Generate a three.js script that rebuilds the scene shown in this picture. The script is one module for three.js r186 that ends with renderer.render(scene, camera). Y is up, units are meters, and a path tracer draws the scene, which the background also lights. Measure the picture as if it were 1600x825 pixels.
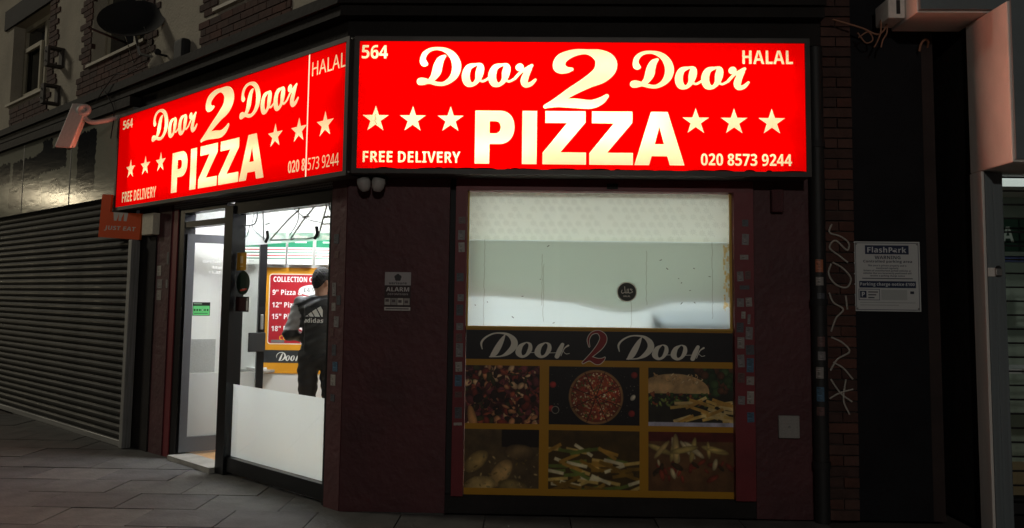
import * as THREE from 'three';
import { mergeGeometries } from 'three/addons/utils/BufferGeometryUtils.js';
import { RoundedBoxGeometry } from 'three/addons/geometries/RoundedBoxGeometry.js';
import { RectAreaLightUniformsLib } from 'three/addons/lights/RectAreaLightUniformsLib.js';

// ---------------------------------------------------------------- camera, sky, moon, lamps, exposure
const scene = new THREE.Scene();
const D2R = Math.PI / 180;
const camera = new THREE.PerspectiveCamera(2 * Math.atan(361 / 1294) / D2R, 1600 / 722, 0.05, 600);
camera.position.set(0, 1.55, 6.1);
camera.rotation.order = 'YXZ';
camera.rotation.set(4.646 * D2R, 1.281 * D2R, 0.718 * D2R);
camera.setViewOffset(1600, 722, 0, 0, 1600, 825);
const renderer = new THREE.WebGLRenderer({ antialias: true });
renderer.toneMapping = THREE.LinearToneMapping;
renderer.toneMappingExposure = 1;
renderer.shadowMap.enabled = true;
RectAreaLightUniformsLib.init();
{ // a dark city night sky
  const w = 64, h = 32, d = new Float32Array(w * h * 4);
  for (let y = 0; y < h; y++) for (let x = 0; x < w; x++) {
    const e = Math.max(0, (y / (h - 1)) * 2 - 1), k = 0.0042 + 0.0045 * (1 - e), i = (y * w + x) * 4;
    d[i] = k * 1.0; d[i + 1] = k * 0.93; d[i + 2] = k * 0.95; d[i + 3] = 1;
  }
  const sky = new THREE.DataTexture(d, w, h, THREE.RGBAFormat, THREE.FloatType);
  sky.mapping = THREE.EquirectangularReflectionMapping; sky.magFilter = THREE.LinearFilter; sky.needsUpdate = true;
  scene.background = sky; scene.environment = sky;
}
const moon = new THREE.DirectionalLight(new THREE.Color(1, 0.92, 0.74), 0.56);
moon.position.set(-24, 14, -4); moon.castShadow = true; moon.shadow.radius = 20;
Object.assign(moon.shadow.camera, { left: -14, right: 10, top: 10, bottom: -6, near: 1, far: 80 });
scene.add(moon); scene.add(moon.target);
const LAMP_LEFT = 26, LAMP_BEHIND = 44, SIGN_GLOW = 1.0, ROOM = 11;

// ---------------------------------------------------------------- helpers
let seed = 7;
const rnd = () => { seed = (seed * 1664525 + 1013904223) >>> 0; return seed / 4294967296; };
const rr = (a, b) => a + (b - a) * rnd();
const taken = new Map();
function numbered(n) { const k = taken.get(n) ?? 0; taken.set(n, k + 1); return k ? `${n}_${String(k).padStart(3, '0')}` : n; }
function mesh(name, geo, mat, parent) {
  const m = new THREE.Mesh(geo, mat); m.name = parent === scene ? numbered(name) : name; m.castShadow = m.receiveShadow = true; parent.add(m); return m;
}
function thing(name, label, category, pos = [0, 0, 0], turn = 0, group) {
  const o = new THREE.Group(); o.name = numbered(name); o.position.set(...pos); o.rotation.y = turn; o.userData = { label, category };
  if (group) o.userData.group = group;
  scene.add(o); return o;
}
function structure(name, label) { const o = new THREE.Group(); o.name = numbered(name); o.userData = { kind: 'structure', label }; scene.add(o); return o; }
// the side street facade: x along it (negative to the left), y up, z outwards
const TURN = -41.7 * D2R, CA = Math.cos(41.7 * D2R), SA = Math.sin(41.7 * D2R), CORNER = [-1.361, 0];
const onSide = (u, y, n) => [CORNER[0] + u * CA - n * SA, y, CORNER[1] + u * SA + n * CA];
const sideThing = (name, label, cat, u, y, n, group) => thing(name, label, cat, onSide(u, y, n), TURN, group);
function boxGeo(w, h, d) {
  const g = new THREE.BoxGeometry(w, h, d), uv = g.attributes.uv, s = [[d, h], [d, h], [w, d], [w, d], [w, h], [w, h]], ox = rnd() * 7, oy = rnd() * 7;
  for (let i = 0; i < uv.count; i++) { const q = s[i >> 2]; uv.setXY(i, uv.getX(i) * q[0] + ox, uv.getY(i) * q[1] + oy); }
  return g;
}
function box(name, parent, mat, x0, x1, y0, y1, z0, z1) {
  const m = mesh(name, boxGeo(x1 - x0, y1 - y0, z1 - z0), mat, parent); m.position.set((x0 + x1) / 2, (y0 + y1) / 2, (z0 + z1) / 2); return m;
}
function rbox(name, parent, mat, x0, x1, y0, y1, z0, z1, r = 0.01) {
  const m = mesh(name, new RoundedBoxGeometry(x1 - x0, y1 - y0, z1 - z0, 2, r), mat, parent); m.position.set((x0 + x1) / 2, (y0 + y1) / 2, (z0 + z1) / 2); return m;
}
const bg = (x0, x1, y0, y1, z0, z1) => boxGeo(x1 - x0, y1 - y0, z1 - z0).translate((x0 + x1) / 2, (y0 + y1) / 2, (z0 + z1) / 2);
const merged = (name, parent, mat, geos) => mesh(name, mergeGeometries(geos.map((g) => (g.index ? g.toNonIndexed() : g))), mat, parent);
const V = (a) => new THREE.Vector3(...a);
function tubeGeo(pts, r, seg = 40, rad = 6) { return new THREE.TubeGeometry(new THREE.CatmullRomCurve3(pts.map(V)), seg, r, rad); }
function bar(a, b, r, rad = 8) {
  const A = V(a), B = V(b), g = new THREE.CylinderGeometry(r, r, A.distanceTo(B), rad);
  g.applyQuaternion(new THREE.Quaternion().setFromUnitVectors(new THREE.Vector3(0, 1, 0), B.clone().sub(A).normalize())); return g.translate(...A.add(B).multiplyScalar(0.5).toArray());
}
function panel(name, parent, mat, x0, x1, y0, y1, z) { // a printed face: uv 0..1, thin but with a back
  const g = new THREE.PlaneGeometry(x1 - x0, y1 - y0); const m = mesh(name, g, mat, parent); m.position.set((x0 + x1) / 2, (y0 + y1) / 2, z); return m;
}
// a printed board: box whose front carries the print, the rest plain
function board(name, parent, print, plain, x0, x1, y0, y1, z0, z1) {
  const m = mesh(name, new THREE.BoxGeometry(x1 - x0, y1 - y0, z1 - z0), [plain, plain, plain, plain, print, plain], parent);
  m.position.set((x0 + x1) / 2, (y0 + y1) / 2, (z0 + z1) / 2); return m;
}
// ---- textures
const hash = (x, y, s) => { let h = (x * 374761393 + y * 668265263 + s * 2147483647) | 0; h = Math.imul(h ^ (h >>> 13), 1274126177); return ((h ^ (h >>> 16)) >>> 0) / 4294967296; };
function vnoise(x, y, per, s) {
  const xi = Math.floor(x), yi = Math.floor(y), fx = x - xi, fy = y - yi, sx = fx * fx * (3 - 2 * fx), sy = fy * fy * (3 - 2 * fy), m = (v) => ((v % per) + per) % per;
  const a = hash(m(xi), m(yi), s), b = hash(m(xi + 1), m(yi), s), c = hash(m(xi), m(yi + 1), s), d = hash(m(xi + 1), m(yi + 1), s);
  return a + (b - a) * sx + (c - a) * sy + (a - b - c + d) * sx * sy;
}
function fbm(x, y, per, s, oct = 5) { let v = 0, a = 0.5, p = per; for (let o = 0; o < oct; o++) { v += a * vnoise(x * p, y * p, p, s + o); a *= 0.5; p *= 2; } return v; }
function dataTex(n, fn, metres, srgb) {
  const d = new Uint8Array(n * n * 4);
  for (let y = 0; y < n; y++) for (let x = 0; x < n; x++) { const c = fn(x / n, y / n), i = (y * n + x) * 4; for (let k = 0; k < 3; k++) d[i + k] = Math.max(0, Math.min(255, (Array.isArray(c) ? c[k] : c) * 255)); d[i + 3] = 255; }
  const t = new THREE.DataTexture(d, n, n); t.wrapS = t.wrapT = THREE.RepeatWrapping; t.magFilter = THREE.LinearFilter; t.minFilter = THREE.LinearMipmapLinearFilter; t.generateMipmaps = true;
  if (srgb) t.colorSpace = THREE.SRGBColorSpace; t.repeat.set(1 / metres, 1 / metres); t.needsUpdate = true; return t;
}
const sq = (v) => Math.pow(Math.max(0, v), 1 / 2.2);
function mottle(rgb, amount, metres, s, n = 512, per = 6) { // base colour with patches and grain
  return dataTex(n, (x, y) => { const k = 1 + amount * ((fbm(x, y, per, s) - 0.5) * 2 + (hash((x * n) | 0, (y * n) | 0, s) - 0.5) * 0.5); return rgb.map((c) => sq(c * k)); }, metres, true);
}
const grainBump = (metres, s, per = 24, n = 512) => dataTex(n, (x, y) => fbm(x, y, per, s, 4), metres);
function canvasTex(w, h, draw, srgb = true) {
  const c = document.createElement('canvas'); c.width = w; c.height = h; draw(c.getContext('2d'), w, h);
  const t = new THREE.CanvasTexture(c); if (srgb) t.colorSpace = THREE.SRGBColorSpace; t.anisotropy = 8; return t;
}
const std = (o) => new THREE.MeshStandardMaterial(o), phys = (o) => new THREE.MeshPhysicalMaterial(o);
const rgb = (r, g, b) => new THREE.Color().setRGB(r, g, b);

// ---------------------------------------------------------------- materials
const bumpPlaster = grainBump(0.9, 11, 20), bumpStucco = grainBump(0.6, 31, 30), roughA = dataTex(256, (x, y) => 0.35 + 0.6 * fbm(x, y, 5, 77), 1.1);
const M = {
  maroon: std({ map: mottle([0.085, 0.021, 0.025], 0.35, 1.7, 3), bumpMap: bumpPlaster, bumpScale: 0.006, roughness: 0.62 }),
  redTrim: std({ map: mottle([0.17, 0.014, 0.02], 0.25, 1.2, 4), roughness: 0.5, bumpMap: bumpPlaster, bumpScale: 0.0015 }),
  darkTrim: phys({ map: mottle([0.02, 0.017, 0.016], 0.4, 1.3, 5), roughness: 0.75, specularIntensity: 0.4, bumpMap: bumpPlaster, bumpScale: 0.003 }),
  lead: phys({ map: mottle([0.013, 0.011, 0.01], 0.4, 1.5, 6), roughness: 0.7, specularIntensity: 0.35, bumpMap: bumpPlaster, bumpScale: 0.004 }),
  stucco: std({ map: mottle([0.46, 0.42, 0.34], 0.22, 2.3, 8), bumpMap: bumpStucco, bumpScale: 0.008, roughness: 0.95 }),
  mortar: std({ map: mottle([0.07, 0.058, 0.05], 0.3, 0.9, 9, 256), roughness: 0.95 }),
  bricks: [[0.07, 0.028, 0.02], [0.09, 0.033, 0.022], [0.05, 0.023, 0.018], [0.075, 0.034, 0.025]].map((c, i) => std({ map: mottle(c, 0.45, 0.5, 40 + i, 256), bumpMap: bumpStucco, bumpScale: 0.004, roughness: 0.9 })),
  blackFrame: phys({ color: rgb(0.009, 0.009, 0.01), roughness: 0.34, specularIntensity: 0.6 }),
  greyFrame: std({ color: rgb(0.12, 0.125, 0.135), roughness: 0.45, metalness: 0.2 }),
  cabinet: std({ map: mottle([0.06, 0.05, 0.046], 0.35, 0.8, 12, 256), roughness: 0.5, metalness: 0.3 }),
  white: std({ map: mottle([0.78, 0.78, 0.76], 0.07, 1.9, 14), roughness: 0.55 }),
  whiteMatt: std({ color: rgb(0.8, 0.8, 0.79), roughness: 0.8 }),
  cream: std({ map: mottle([0.6, 0.56, 0.45], 0.15, 0.6, 15, 256), roughness: 0.6 }),
  pvc: std({ map: mottle([0.5, 0.46, 0.34], 0.2, 0.8, 16, 256), roughness: 0.5 }),
  darkGlass: phys({ color: rgb(0.012, 0.014, 0.015), roughness: 0.08 }),
  glass: phys({ color: rgb(0.93, 0.96, 0.95), roughness: 0.0, transmission: 1, thickness: 0, ior: 1.5 }),
  black: std({ color: rgb(0.012, 0.012, 0.013), roughness: 0.7 }),
  rubber: std({ color: rgb(0.02, 0.02, 0.02), roughness: 0.85 }),
  steel: std({ map: mottle([0.42, 0.42, 0.4], 0.3, 0.5, 17, 256), roughness: 0.4, metalness: 0.8 }),
  galvanised: std({ map: mottle([0.34, 0.34, 0.33], 0.35, 0.7, 18, 256), roughnessMap: roughA, roughness: 1, metalness: 0.75 }),
  tile: std({ map: mottle([0.5, 0.3, 0.14], 0.2, 1.1, 19, 256), roughness: 0.35 }),
  gold: std({ color: rgb(0.5, 0.3, 0.03), roughness: 0.5 }),
  copper: std({ color: rgb(0.3, 0.14, 0.08), roughness: 0.6 }),
};
// ---------------------------------------------------------------- lettering
// strokes of a brush: [x, y, width] points, joined by a smooth curve
function stroke(c, pts, grow = 0) {
  const n = pts.length, at = (i) => pts[Math.max(0, Math.min(n - 1, i))];
  for (let i = 0; i < n - 1; i++) {
    const p = [at(i - 1), at(i), at(i + 1), at(i + 2)], len = Math.hypot(p[2][0] - p[1][0], p[2][1] - p[1][1]), m = Math.max(8, Math.ceil(len / 3));
    for (let k = 0; k <= m; k++) {
      const t = k / m, q = [0, 1, 2].map((j) => 0.5 * (2 * p[1][j] + (p[2][j] - p[0][j]) * t + (2 * p[0][j] - 5 * p[1][j] + 4 * p[2][j] - p[3][j]) * t * t + (3 * p[1][j] - p[0][j] - 3 * p[2][j] + p[3][j]) * t * t * t));
      c.beginPath(); c.arc(q[0], q[1], Math.max(1, q[2] / 2 + grow), 0, 7); c.fill();
    }
  }
}
const shift = (pts, dx) => pts.map(([x, y, w]) => [x + dx, y, w]);
const brushO = [[[775, 292, 28], [690, 325, 70], [656, 415, 92], [675, 500, 84], [735, 522, 46], [790, 470, 60], [812, 385, 92], [822, 318, 74], [795, 290, 30], [770, 290, 24]], [[800, 462, 30], [850, 484, 28], [912, 452, 30]]];
const BRUSH_DOOR = { box: [95, 93, 1462, 552], strokes: [
  [[205, 290, 40], [175, 280, 78], [163, 232, 66], [185, 172, 58], [245, 126, 44], [340, 112, 38], [440, 140, 62], [512, 205, 88], [548, 300, 104], [533, 400, 92], [478, 474, 64], [400, 516, 46], [320, 514, 46], [240, 492, 52], [165, 490, 86], [138, 492, 84]],
  [[412, 198, 34], [365, 240, 80], [337, 310, 102], [322, 375, 106], [290, 440, 78], [250, 482, 58]],
  ...brushO, ...brushO.map((s) => shift(s, 300)),
  [[1215, 450, 34], [1262, 395, 34], [1300, 362, 30]], [[1262, 325, 84], [1272, 318, 84]], [[1290, 362, 30], [1345, 350, 60], [1385, 318, 48], [1408, 300, 34]], [[1380, 335, 58], [1345, 400, 74], [1320, 480, 84], [1338, 526, 56], [1398, 510, 50], [1448, 462, 30]],
] };
const BRUSH_TWO = { box: [48, 63, 498, 433], strokes: [
  [[222, 188, 22], [185, 192, 44], [146, 172, 76], [162, 122, 66], [235, 86, 44], [320, 80, 34], [395, 108, 84], [430, 158, 132], [398, 218, 108], [318, 268, 74], [220, 326, 56], [125, 388, 40], [64, 420, 26]],
  [[64, 420, 22], [140, 400, 46], [240, 398, 60], [335, 404, 54], [395, 384, 46], [434, 352, 26]],
] };
const penO = [[[348, 116, 10], [318, 142, 30], [304, 190, 40], [325, 220, 22], [355, 210, 20], [378, 170, 30], [380, 130, 22], [362, 114, 10], [346, 116, 8]], [[385, 190, 5], [432, 188, 5]]];
const PEN_DOOR = { box: [52, 38, 640, 232], strokes: [
  [[66, 168, 6], [60, 122, 14], [82, 84, 14], [130, 52, 12], [182, 44, 12], [236, 56, 22], [272, 96, 40], [274, 142, 44], [240, 190, 34], [190, 220, 12], [115, 226, 8]],
  [[216, 54, 5], [196, 95, 28], [171, 150, 42], [147, 198, 40], [126, 222, 18]],
  ...penO, ...penO.map((s) => shift(s, 125)), [[592, 124, 24], [574, 170, 34], [556, 218, 30]], [[582, 212, 5], [604, 156, 8], [630, 132, 14]], [[598, 178, 4], [616, 196, 5], [637, 192, 5]],
] };
const PEN_TWO = { box: [690, 28, 900, 272], strokes: [
  [[756, 142, 6], [748, 92, 14], [776, 48, 14], [830, 38, 22], [868, 78, 52], [848, 130, 50], [790, 190, 30], [705, 260, 8]], [[706, 262, 8], [760, 232, 26], [820, 250, 42], [858, 240, 24], [880, 222, 6]],
] };
function glyph(c, g, x0, y0, x1, y1, outline) { // into the rectangle x0..x1, y0 (top)..y1
  const [a, b, d, e] = g.box; c.save(); c.translate(x0, y0); c.scale((x1 - x0) / (d - a), (y1 - y0) / (e - b)); c.translate(-a, -b);
  if (outline) { const f = c.fillStyle; c.fillStyle = outline; g.strokes.forEach((s) => stroke(c, s, 5)); c.fillStyle = f; }
  g.strokes.forEach((s) => stroke(c, s)); c.restore();
}
function fitText(c, text, x0, y0, x1, y1, font = 'bold 100px sans-serif') { // letters fill the rectangle, y0 top
  c.save(); c.font = font; c.textAlign = 'left'; c.textBaseline = 'alphabetic'; const m = c.measureText(text), l = m.actualBoundingBoxLeft, w = m.actualBoundingBoxRight + l, a = m.actualBoundingBoxAscent, h = a + m.actualBoundingBoxDescent;
  c.translate(x0, y0); c.scale((x1 - x0) / w, (y1 - y0) / h); c.fillText(text, l, a); c.restore();
}
function line(c, text, x, y, size, weight = 'bold', align = 'left', squeeze = 1) { c.save(); c.font = `${weight} ${size}px sans-serif`; c.textAlign = align; c.textBaseline = 'alphabetic'; c.translate(x, y); c.scale(squeeze, 1); c.fillText(text, 0, 0); c.restore(); }
function poly(c, pts) { c.beginPath(); pts.forEach(([x, y], i) => (i ? c.lineTo(x, y) : c.moveTo(x, y))); c.closePath(); c.fill('evenodd'); }
function star(c, x, y, r, sx = 1) { poly(c, Array.from({ length: 10 }, (_, i) => { const a = -Math.PI / 2 + i * Math.PI / 5, q = i % 2 ? r * 0.39 : r; return [x + Math.cos(a) * q * sx, y + Math.sin(a) * q]; })); }
function pizzaWord(c, x0, y0, x1, y1) { // heavy capitals drawn on a 326 x 84 grid
  c.save(); c.translate(x0, y0); c.scale((x1 - x0) / 326, (y1 - y0) / 84);
  c.beginPath(); c.moveTo(0, 0); c.lineTo(38, 0); c.bezierCurveTo(54, 0, 62, 11, 62, 26); c.bezierCurveTo(62, 42, 53, 53, 38, 53); c.lineTo(23, 53); c.lineTo(23, 84); c.lineTo(0, 84); c.closePath();
  c.moveTo(23, 17); c.lineTo(23, 36); c.lineTo(31, 36); c.bezierCurveTo(37, 36, 40, 32, 40, 26); c.bezierCurveTo(40, 20, 37, 17, 31, 17); c.closePath(); c.fill('evenodd');
  poly(c, [[74, 0], [97, 0], [97, 84], [74, 84]]);
  for (const x of [106, 179]) poly(c, [[x + 4, 0], [x + 67, 0], [x + 67, 18], [x + 28, 65], [x + 68, 65], [x + 68, 84], [x, 84], [x, 66], [x + 38, 19], [x + 4, 19]]);
  c.beginPath(); [[275, 0], [301, 0], [327, 84], [304, 84], [300, 70], [276, 70], [272, 84], [249, 84]].forEach(([x, y], i) => (i ? c.lineTo(x, y) : c.moveTo(x, y))); c.closePath();
  [[288, 24], [281, 51], [295, 51]].forEach(([x, y], i) => (i ? c.lineTo(x, y) : c.moveTo(x, y))); c.closePath(); c.fill('evenodd');
  c.restore();
}
const RED = '#fb0000', LETTER = '#fff2b8';
const frontArt = canvasTex(2046, 595, (c, w, h) => {
  const X = (x) => (x + 1.25) * 640, Y = (y) => (3.395 - y) * 640;
  c.fillStyle = RED; c.fillRect(0, 0, w, h); c.fillStyle = LETTER;
  fitText(c, '564', X(-1.236), Y(3.37), X(-1.045), Y(3.268));
  glyph(c, BRUSH_DOOR, X(-0.833), Y(3.356), X(0.033), Y(3.062)); glyph(c, BRUSH_TWO, X(0.078), Y(3.345), X(0.613), Y(2.908)); glyph(c, BRUSH_DOOR, X(0.7), Y(3.338), X(1.556), Y(3.054));
  pizzaWord(c, X(-0.405), Y(2.892), X(1.085), Y(2.506));
  for (const x of [-1.122, -0.854, -0.582, 1.17, 1.442, 1.709]) star(c, X(x), Y(2.822), 64);
  fitText(c, 'FREE DELIVERY', X(-1.208), Y(2.592), X(-0.507), Y(2.51)); fitText(c, '020 8573 9244', X(1.205), Y(2.594), X(1.848), Y(2.508));
  fitText(c, 'HALAL', X(1.505), Y(3.343), X(1.866), Y(3.245));
  c.fillStyle = '#2a0303'; for (let k = 0; k < 46; k++) { c.beginPath(); c.ellipse(rr(20, w - 20), h + 2, rr(12, 70), rr(4, 11), 0, 0, 7); c.fill(); } for (let k = 0; k < 14; k++) { c.beginPath(); c.arc(rr(0, w), rr(0, h), rr(1, 2), 0, 7); c.fill(); }
  c.strokeStyle = 'rgba(90,20,10,0.8)'; c.lineWidth = 2; c.beginPath(); c.moveTo(X(-1.12), Y(2.86)); for (let k = 1; k < 7; k++) c.lineTo(X(-1.12) + rr(-6, 6), Y(2.86) + k * 8); c.stroke();
});
const sideArt = canvasTex(2040, 480, (c, w, h) => {
  const X = (u) => (u + 3.92) * 502.5, Y = (y) => (3.41 - y) * 500;
  c.fillStyle = RED; c.fillRect(0, 0, w, h); c.fillStyle = LETTER;
  fitText(c, '564', X(-3.835), Y(3.37), X(-3.59), Y(3.272));
  glyph(c, BRUSH_DOOR, X(-3.12), Y(3.365), X(-2.16), Y(3.045)); glyph(c, BRUSH_TWO, X(-2.09), Y(3.378), X(-1.5), Y(2.925)); glyph(c, BRUSH_DOOR, X(-1.4), Y(3.345), X(-0.49), Y(3.03));
  pizzaWord(c, X(-2.638), Y(2.888), X(-0.974), Y(2.504));
  for (const x of [-3.59, -3.237, -2.89, -0.814, -0.472, -0.12]) star(c, X(x), Y(2.828), 52, 1.12);
  fitText(c, 'FREE DELIVERY', X(-3.766), Y(2.6), X(-2.965), Y(2.49)); fitText(c, '020 8', X(-0.608), Y(2.6), X(-0.37), Y(2.502)); fitText(c, '573 9244', X(-0.335), Y(2.596), X(0.068), Y(2.498), '100px sans-serif');
  fitText(c, 'HALAL', X(-0.316), Y(3.34), X(0.118), Y(3.228), '100px sans-serif');
});

// ---------------------------------------------------------------- the setting: road, pavement, street lamps
{
  const road = structure('road', 'dark asphalt road'); box('surface', road, std({ map: mottle([0.045, 0.045, 0.047], 0.35, 1.4, 21), roughness: 0.85, bumpMap: grainBump(0.3, 22), bumpScale: 0.004 }), -120, 120, -0.42, -0.12, -120, 120);
  const pave = structure('pavement', 'grey paving slab pavement');
  const shape = new THREE.Shape([[-40, 36], [-40, -4.2], [-6.2, -4.2], [-1.5, -3.2], [60, -3.2], [60, 36]].map(([x, y]) => new THREE.Vector2(x, y)));
  const g = new THREE.ExtrudeGeometry(shape, { depth: 0.25, bevelEnabled: false }).rotateX(-Math.PI / 2).translate(0, -0.282, 0);
  mesh('bedding', g, M.mortar, pave);
  const slabs = [[0.1, 0.098, 0.093], [0.085, 0.082, 0.08], [0.115, 0.11, 0.102]].map((c, i) => std({ map: mottle(c, 0.35, 0.8, 60 + i, 256), roughness: 0.82, bumpMap: bumpStucco, bumpScale: 0.003 }));
  const sg = [0, 1].map(() => boxGeo(0.592, 0.05, 0.442));
  for (let r = 0; r < 15; r++) for (let k = 0; k < 15; k++) {
    const x = -6.6 + k * 0.6 + (r % 2) * 0.3, z = -5.6 + r * 0.45 + 0.45;
    if (z > 1.0 || x > 3.6) continue;
    if (z < -0.1 && x > -1.361 + z / 0.891 + 0.75) continue;               // under the building
    const m = mesh('slab', sg[(rnd() * 2) | 0], slabs[(rnd() * 3) | 0], pave); m.position.set(x, -0.025 + rr(-0.003, 0.003), z); m.rotation.set(rr(-0.004, 0.004), 0, rr(-0.004, 0.004));
  }
  const kerb = std({ map: mottle([0.3, 0.29, 0.28], 0.3, 0.7, 64, 256), roughness: 0.8 });
  for (let k = 0; k < 14; k++) box('kerbstone', pave, kerb, -5.6 + k * 0.915, -5.6 + k * 0.915 + 0.9, -0.2, 0.004, 3.2, 3.35);
}
function streetLamp(label, pos, turn, cd, color, tall = 1) {
  const t = thing('street_lamp', label, 'street lamp', pos, turn, 'street lamps beyond the frame');
  merged('post', t, M.galvanised, [new THREE.CylinderGeometry(0.05, 0.08, 5.2, 12).translate(0, 2.6, 0), new THREE.CylinderGeometry(0.11, 0.11, 1, 12).translate(0, 0.5, 0)]);
  mesh('arm', tubeGeo([[0, 5.1, 0], [0.1, 5.35, 0], [0.5, 5.45, 0], [0.9, 5.45, 0]], 0.03), M.galvanised, t);
  rbox('lamp_head', t, M.greyFrame, 0.75, 1.35, 5.41, 5.51, -0.12, 0.12, 0.03);
  rbox('lamp_lens', t, std({ color: rgb(0.9, 0.9, 0.9), emissive: rgb(...color), emissiveIntensity: 14 }), 0.85, 1.27, 5.34, 5.405, -0.09, 0.09, 0.02);
  const l = new THREE.PointLight(rgb(...color), cd); l.position.set(1.06, 5.28, 0); l.castShadow = true; l.shadow.radius = 6; t.add(l); t.scale.y = tall;
}
streetLamp('grey street lamp far down the side street', [-22.4, 0, -10.0], 20 * D2R, LAMP_LEFT, [1, 0.84, 0.55], 0.83);
streetLamp('grey street lamp across the road behind the viewer', [0.6, -0.12, 12.5], 80 * D2R, LAMP_BEHIND, [1, 0.95, 0.86]);

// ---------------------------------------------------------------- the corner building
const building = thing('corner_building', 'two storey corner building with maroon ground floor and stucco upper wall', 'building');
const sbox = (name, parent, mat, u0, u1, y0, y1, n0, n1) => { const m = mesh(name, boxGeo(u1 - u0, y1 - y0, n1 - n0), mat, parent); m.position.set(...onSide((u0 + u1) / 2, (y0 + y1) / 2, (n0 + n1) / 2)); m.rotation.y = TURN; return m; };
const sideGroup = (name, parent) => { const g = new THREE.Group(); g.name = name; g.position.set(...onSide(0, 0, 0)); g.rotation.y = TURN; parent.add(g); return g; };
// main street front
box('front_wall', building, M.maroon, -1.361, -0.6, 0, 3.5, -0.25, 0);
box('front_wall', building, M.maroon, -0.6, 1.64, 2.47, 3.5, -0.25, -0.002);
box('front_wall', building, M.maroon, 1.64, 2.135, 0, 3.5, -0.25, 0);
box('front_wall', building, M.darkTrim, -0.6, 1.64, 0, 0.13, -0.25, -0.01);
box('groove', building, M.black, -0.6, -0.552, 0, 2.47, -0.2, -0.05);
{ // window surround in brighter red, with stickers left on it
  const s = new THREE.Group(); s.name = 'window_surround'; building.add(s);
  box('post', s, M.redTrim, -0.552, -0.468, 0.13, 2.345, -0.2, 0.03); box('post', s, M.redTrim, 1.487, 1.63, 0.13, 2.345, -0.2, 0.03);
  box('header', s, M.redTrim, -0.552, 1.63, 2.345, 2.472, -0.2, 0.028);
  box('shutter_catch', s, M.darkTrim, 0.56, 0.64, 2.362, 2.4, 0.028, 0.04);
}
const stickerMats = [[0.28, 0.26, 0.24], [0.2, 0.19, 0.19], [0.06, 0.14, 0.22], [0.33, 0.31, 0.28], [0.12, 0.06, 0.055], [0.07, 0.075, 0.09], [0.4, 0.13, 0.06]].map((c, i) => std({ roughness: 0.45, map: canvasTex(48, 64, (x) => {
  const h = (v) => Math.round(255 * sq(v)), col = (k) => `rgb(${c.map((v) => h(Math.min(1, v * k))).join()})`; x.fillStyle = col(1); x.fillRect(0, 0, 48, 64);
  for (let k = 0; k < 9; k++) { x.fillStyle = col([0.25, 1.6, 0.5, 0.35][(rnd() * 4) | 0]); x.fillRect(rr(2, 16), 4 + k * 6.5, rr(8, 30), rr(2, 4)); }
}) }));
function stickers(parent, place, list) { for (const [a, y, w, h, k] of list) { const m = mesh('sticker', new THREE.BoxGeometry(w, h, 0.002), stickerMats[k], parent); place(m, a, y); m.rotation.z = rr(-0.06, 0.06); } }
stickers(building, (m, x, y) => m.position.set(x, y, 0.0315), [
  [-0.505, 2.12, 0.05, 0.05, 4], [-0.507, 2.01, 0.05, 0.07, 1], [-0.505, 1.92, 0.045, 0.07, 3], [-0.512, 1.7, 0.05, 0.06, 5], [-0.505, 1.55, 0.045, 0.05, 1], [-0.51, 1.46, 0.05, 0.08, 5], [-0.508, 1.34, 0.05, 0.05, 1], [-0.512, 1.26, 0.045, 0.06, 4], [-0.508, 1.17, 0.05, 0.1, 1], [-0.51, 1.05, 0.048, 0.07, 3], [-0.512, 0.95, 0.05, 0.08, 2], [-0.51, 0.85, 0.05, 0.04, 4], [-0.508, 0.72, 0.05, 0.08, 5], [-0.51, 0.64, 0.06, 0.02, 3],
  [1.57, 2.12, 0.045, 0.05, 5], [1.57, 2.0, 0.05, 0.08, 1], [1.56, 1.87, 0.06, 0.035, 0], [1.53, 1.73, 0.045, 0.07, 1], [1.585, 1.74, 0.04, 0.06, 4], [1.56, 1.65, 0.07, 0.03, 5], [1.53, 1.54, 0.05, 0.06, 1], [1.59, 1.545, 0.045, 0.065, 0], [1.55, 1.45, 0.03, 0.05, 3], [1.59, 1.42, 0.02, 0.07, 1], [1.525, 1.36, 0.05, 0.07, 5], [1.59, 1.32, 0.05, 0.09, 1], [1.53, 1.25, 0.05, 0.08, 0], [1.595, 1.2, 0.06, 0.07, 5], [1.53, 1.12, 0.05, 0.09, 1], [1.595, 1.09, 0.05, 0.1, 2], [1.53, 1.0, 0.05, 0.07, 4], [1.595, 0.98, 0.055, 0.06, 0], [1.595, 0.86, 0.05, 0.09, 3], [1.53, 0.84, 0.05, 0.06, 1], [1.595, 0.72, 0.05, 0.07, 2],
]);
// side street front
sbox('side_pier', building, M.maroon, -0.2, -0.012, 0, 2.47, -0.22, 0.0);
sbox('side_pier', building, M.maroon, -3.2, -2.9, 0, 2.6, -0.22, 0.0);
sbox('side_pier', building, M.darkTrim, -3.62, -3.2, 0, 3.45, -0.22, 0.012);
sbox('side_lintel', building, M.maroon, -3.2, -0.012, 2.46, 3.5, -0.22, 0.0);
sbox('vent_strip', building, std({ map: canvasTex(1024, 32, (c) => { c.fillStyle = '#9a9894'; c.fillRect(0, 0, 1024, 32); c.fillStyle = '#24221f'; for (let x = 0; x < 1024; x += 8) for (let y = 0; y < 4; y++) c.fillRect(x + (y % 2) * 4, y * 8 + 2, 5, 4); }), roughness: 0.5 }), -2.9, -0.2, 2.375, 2.46, -0.06, -0.02);
{ const m = building.children[building.children.length - 1], p = m.geometry.attributes.position, uv = m.geometry.attributes.uv; for (let i = 0; i < p.count; i++) uv.setXY(i, p.getX(i) / 2.7 + 0.5, p.getY(i) / 0.085 + 0.5); }
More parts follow.
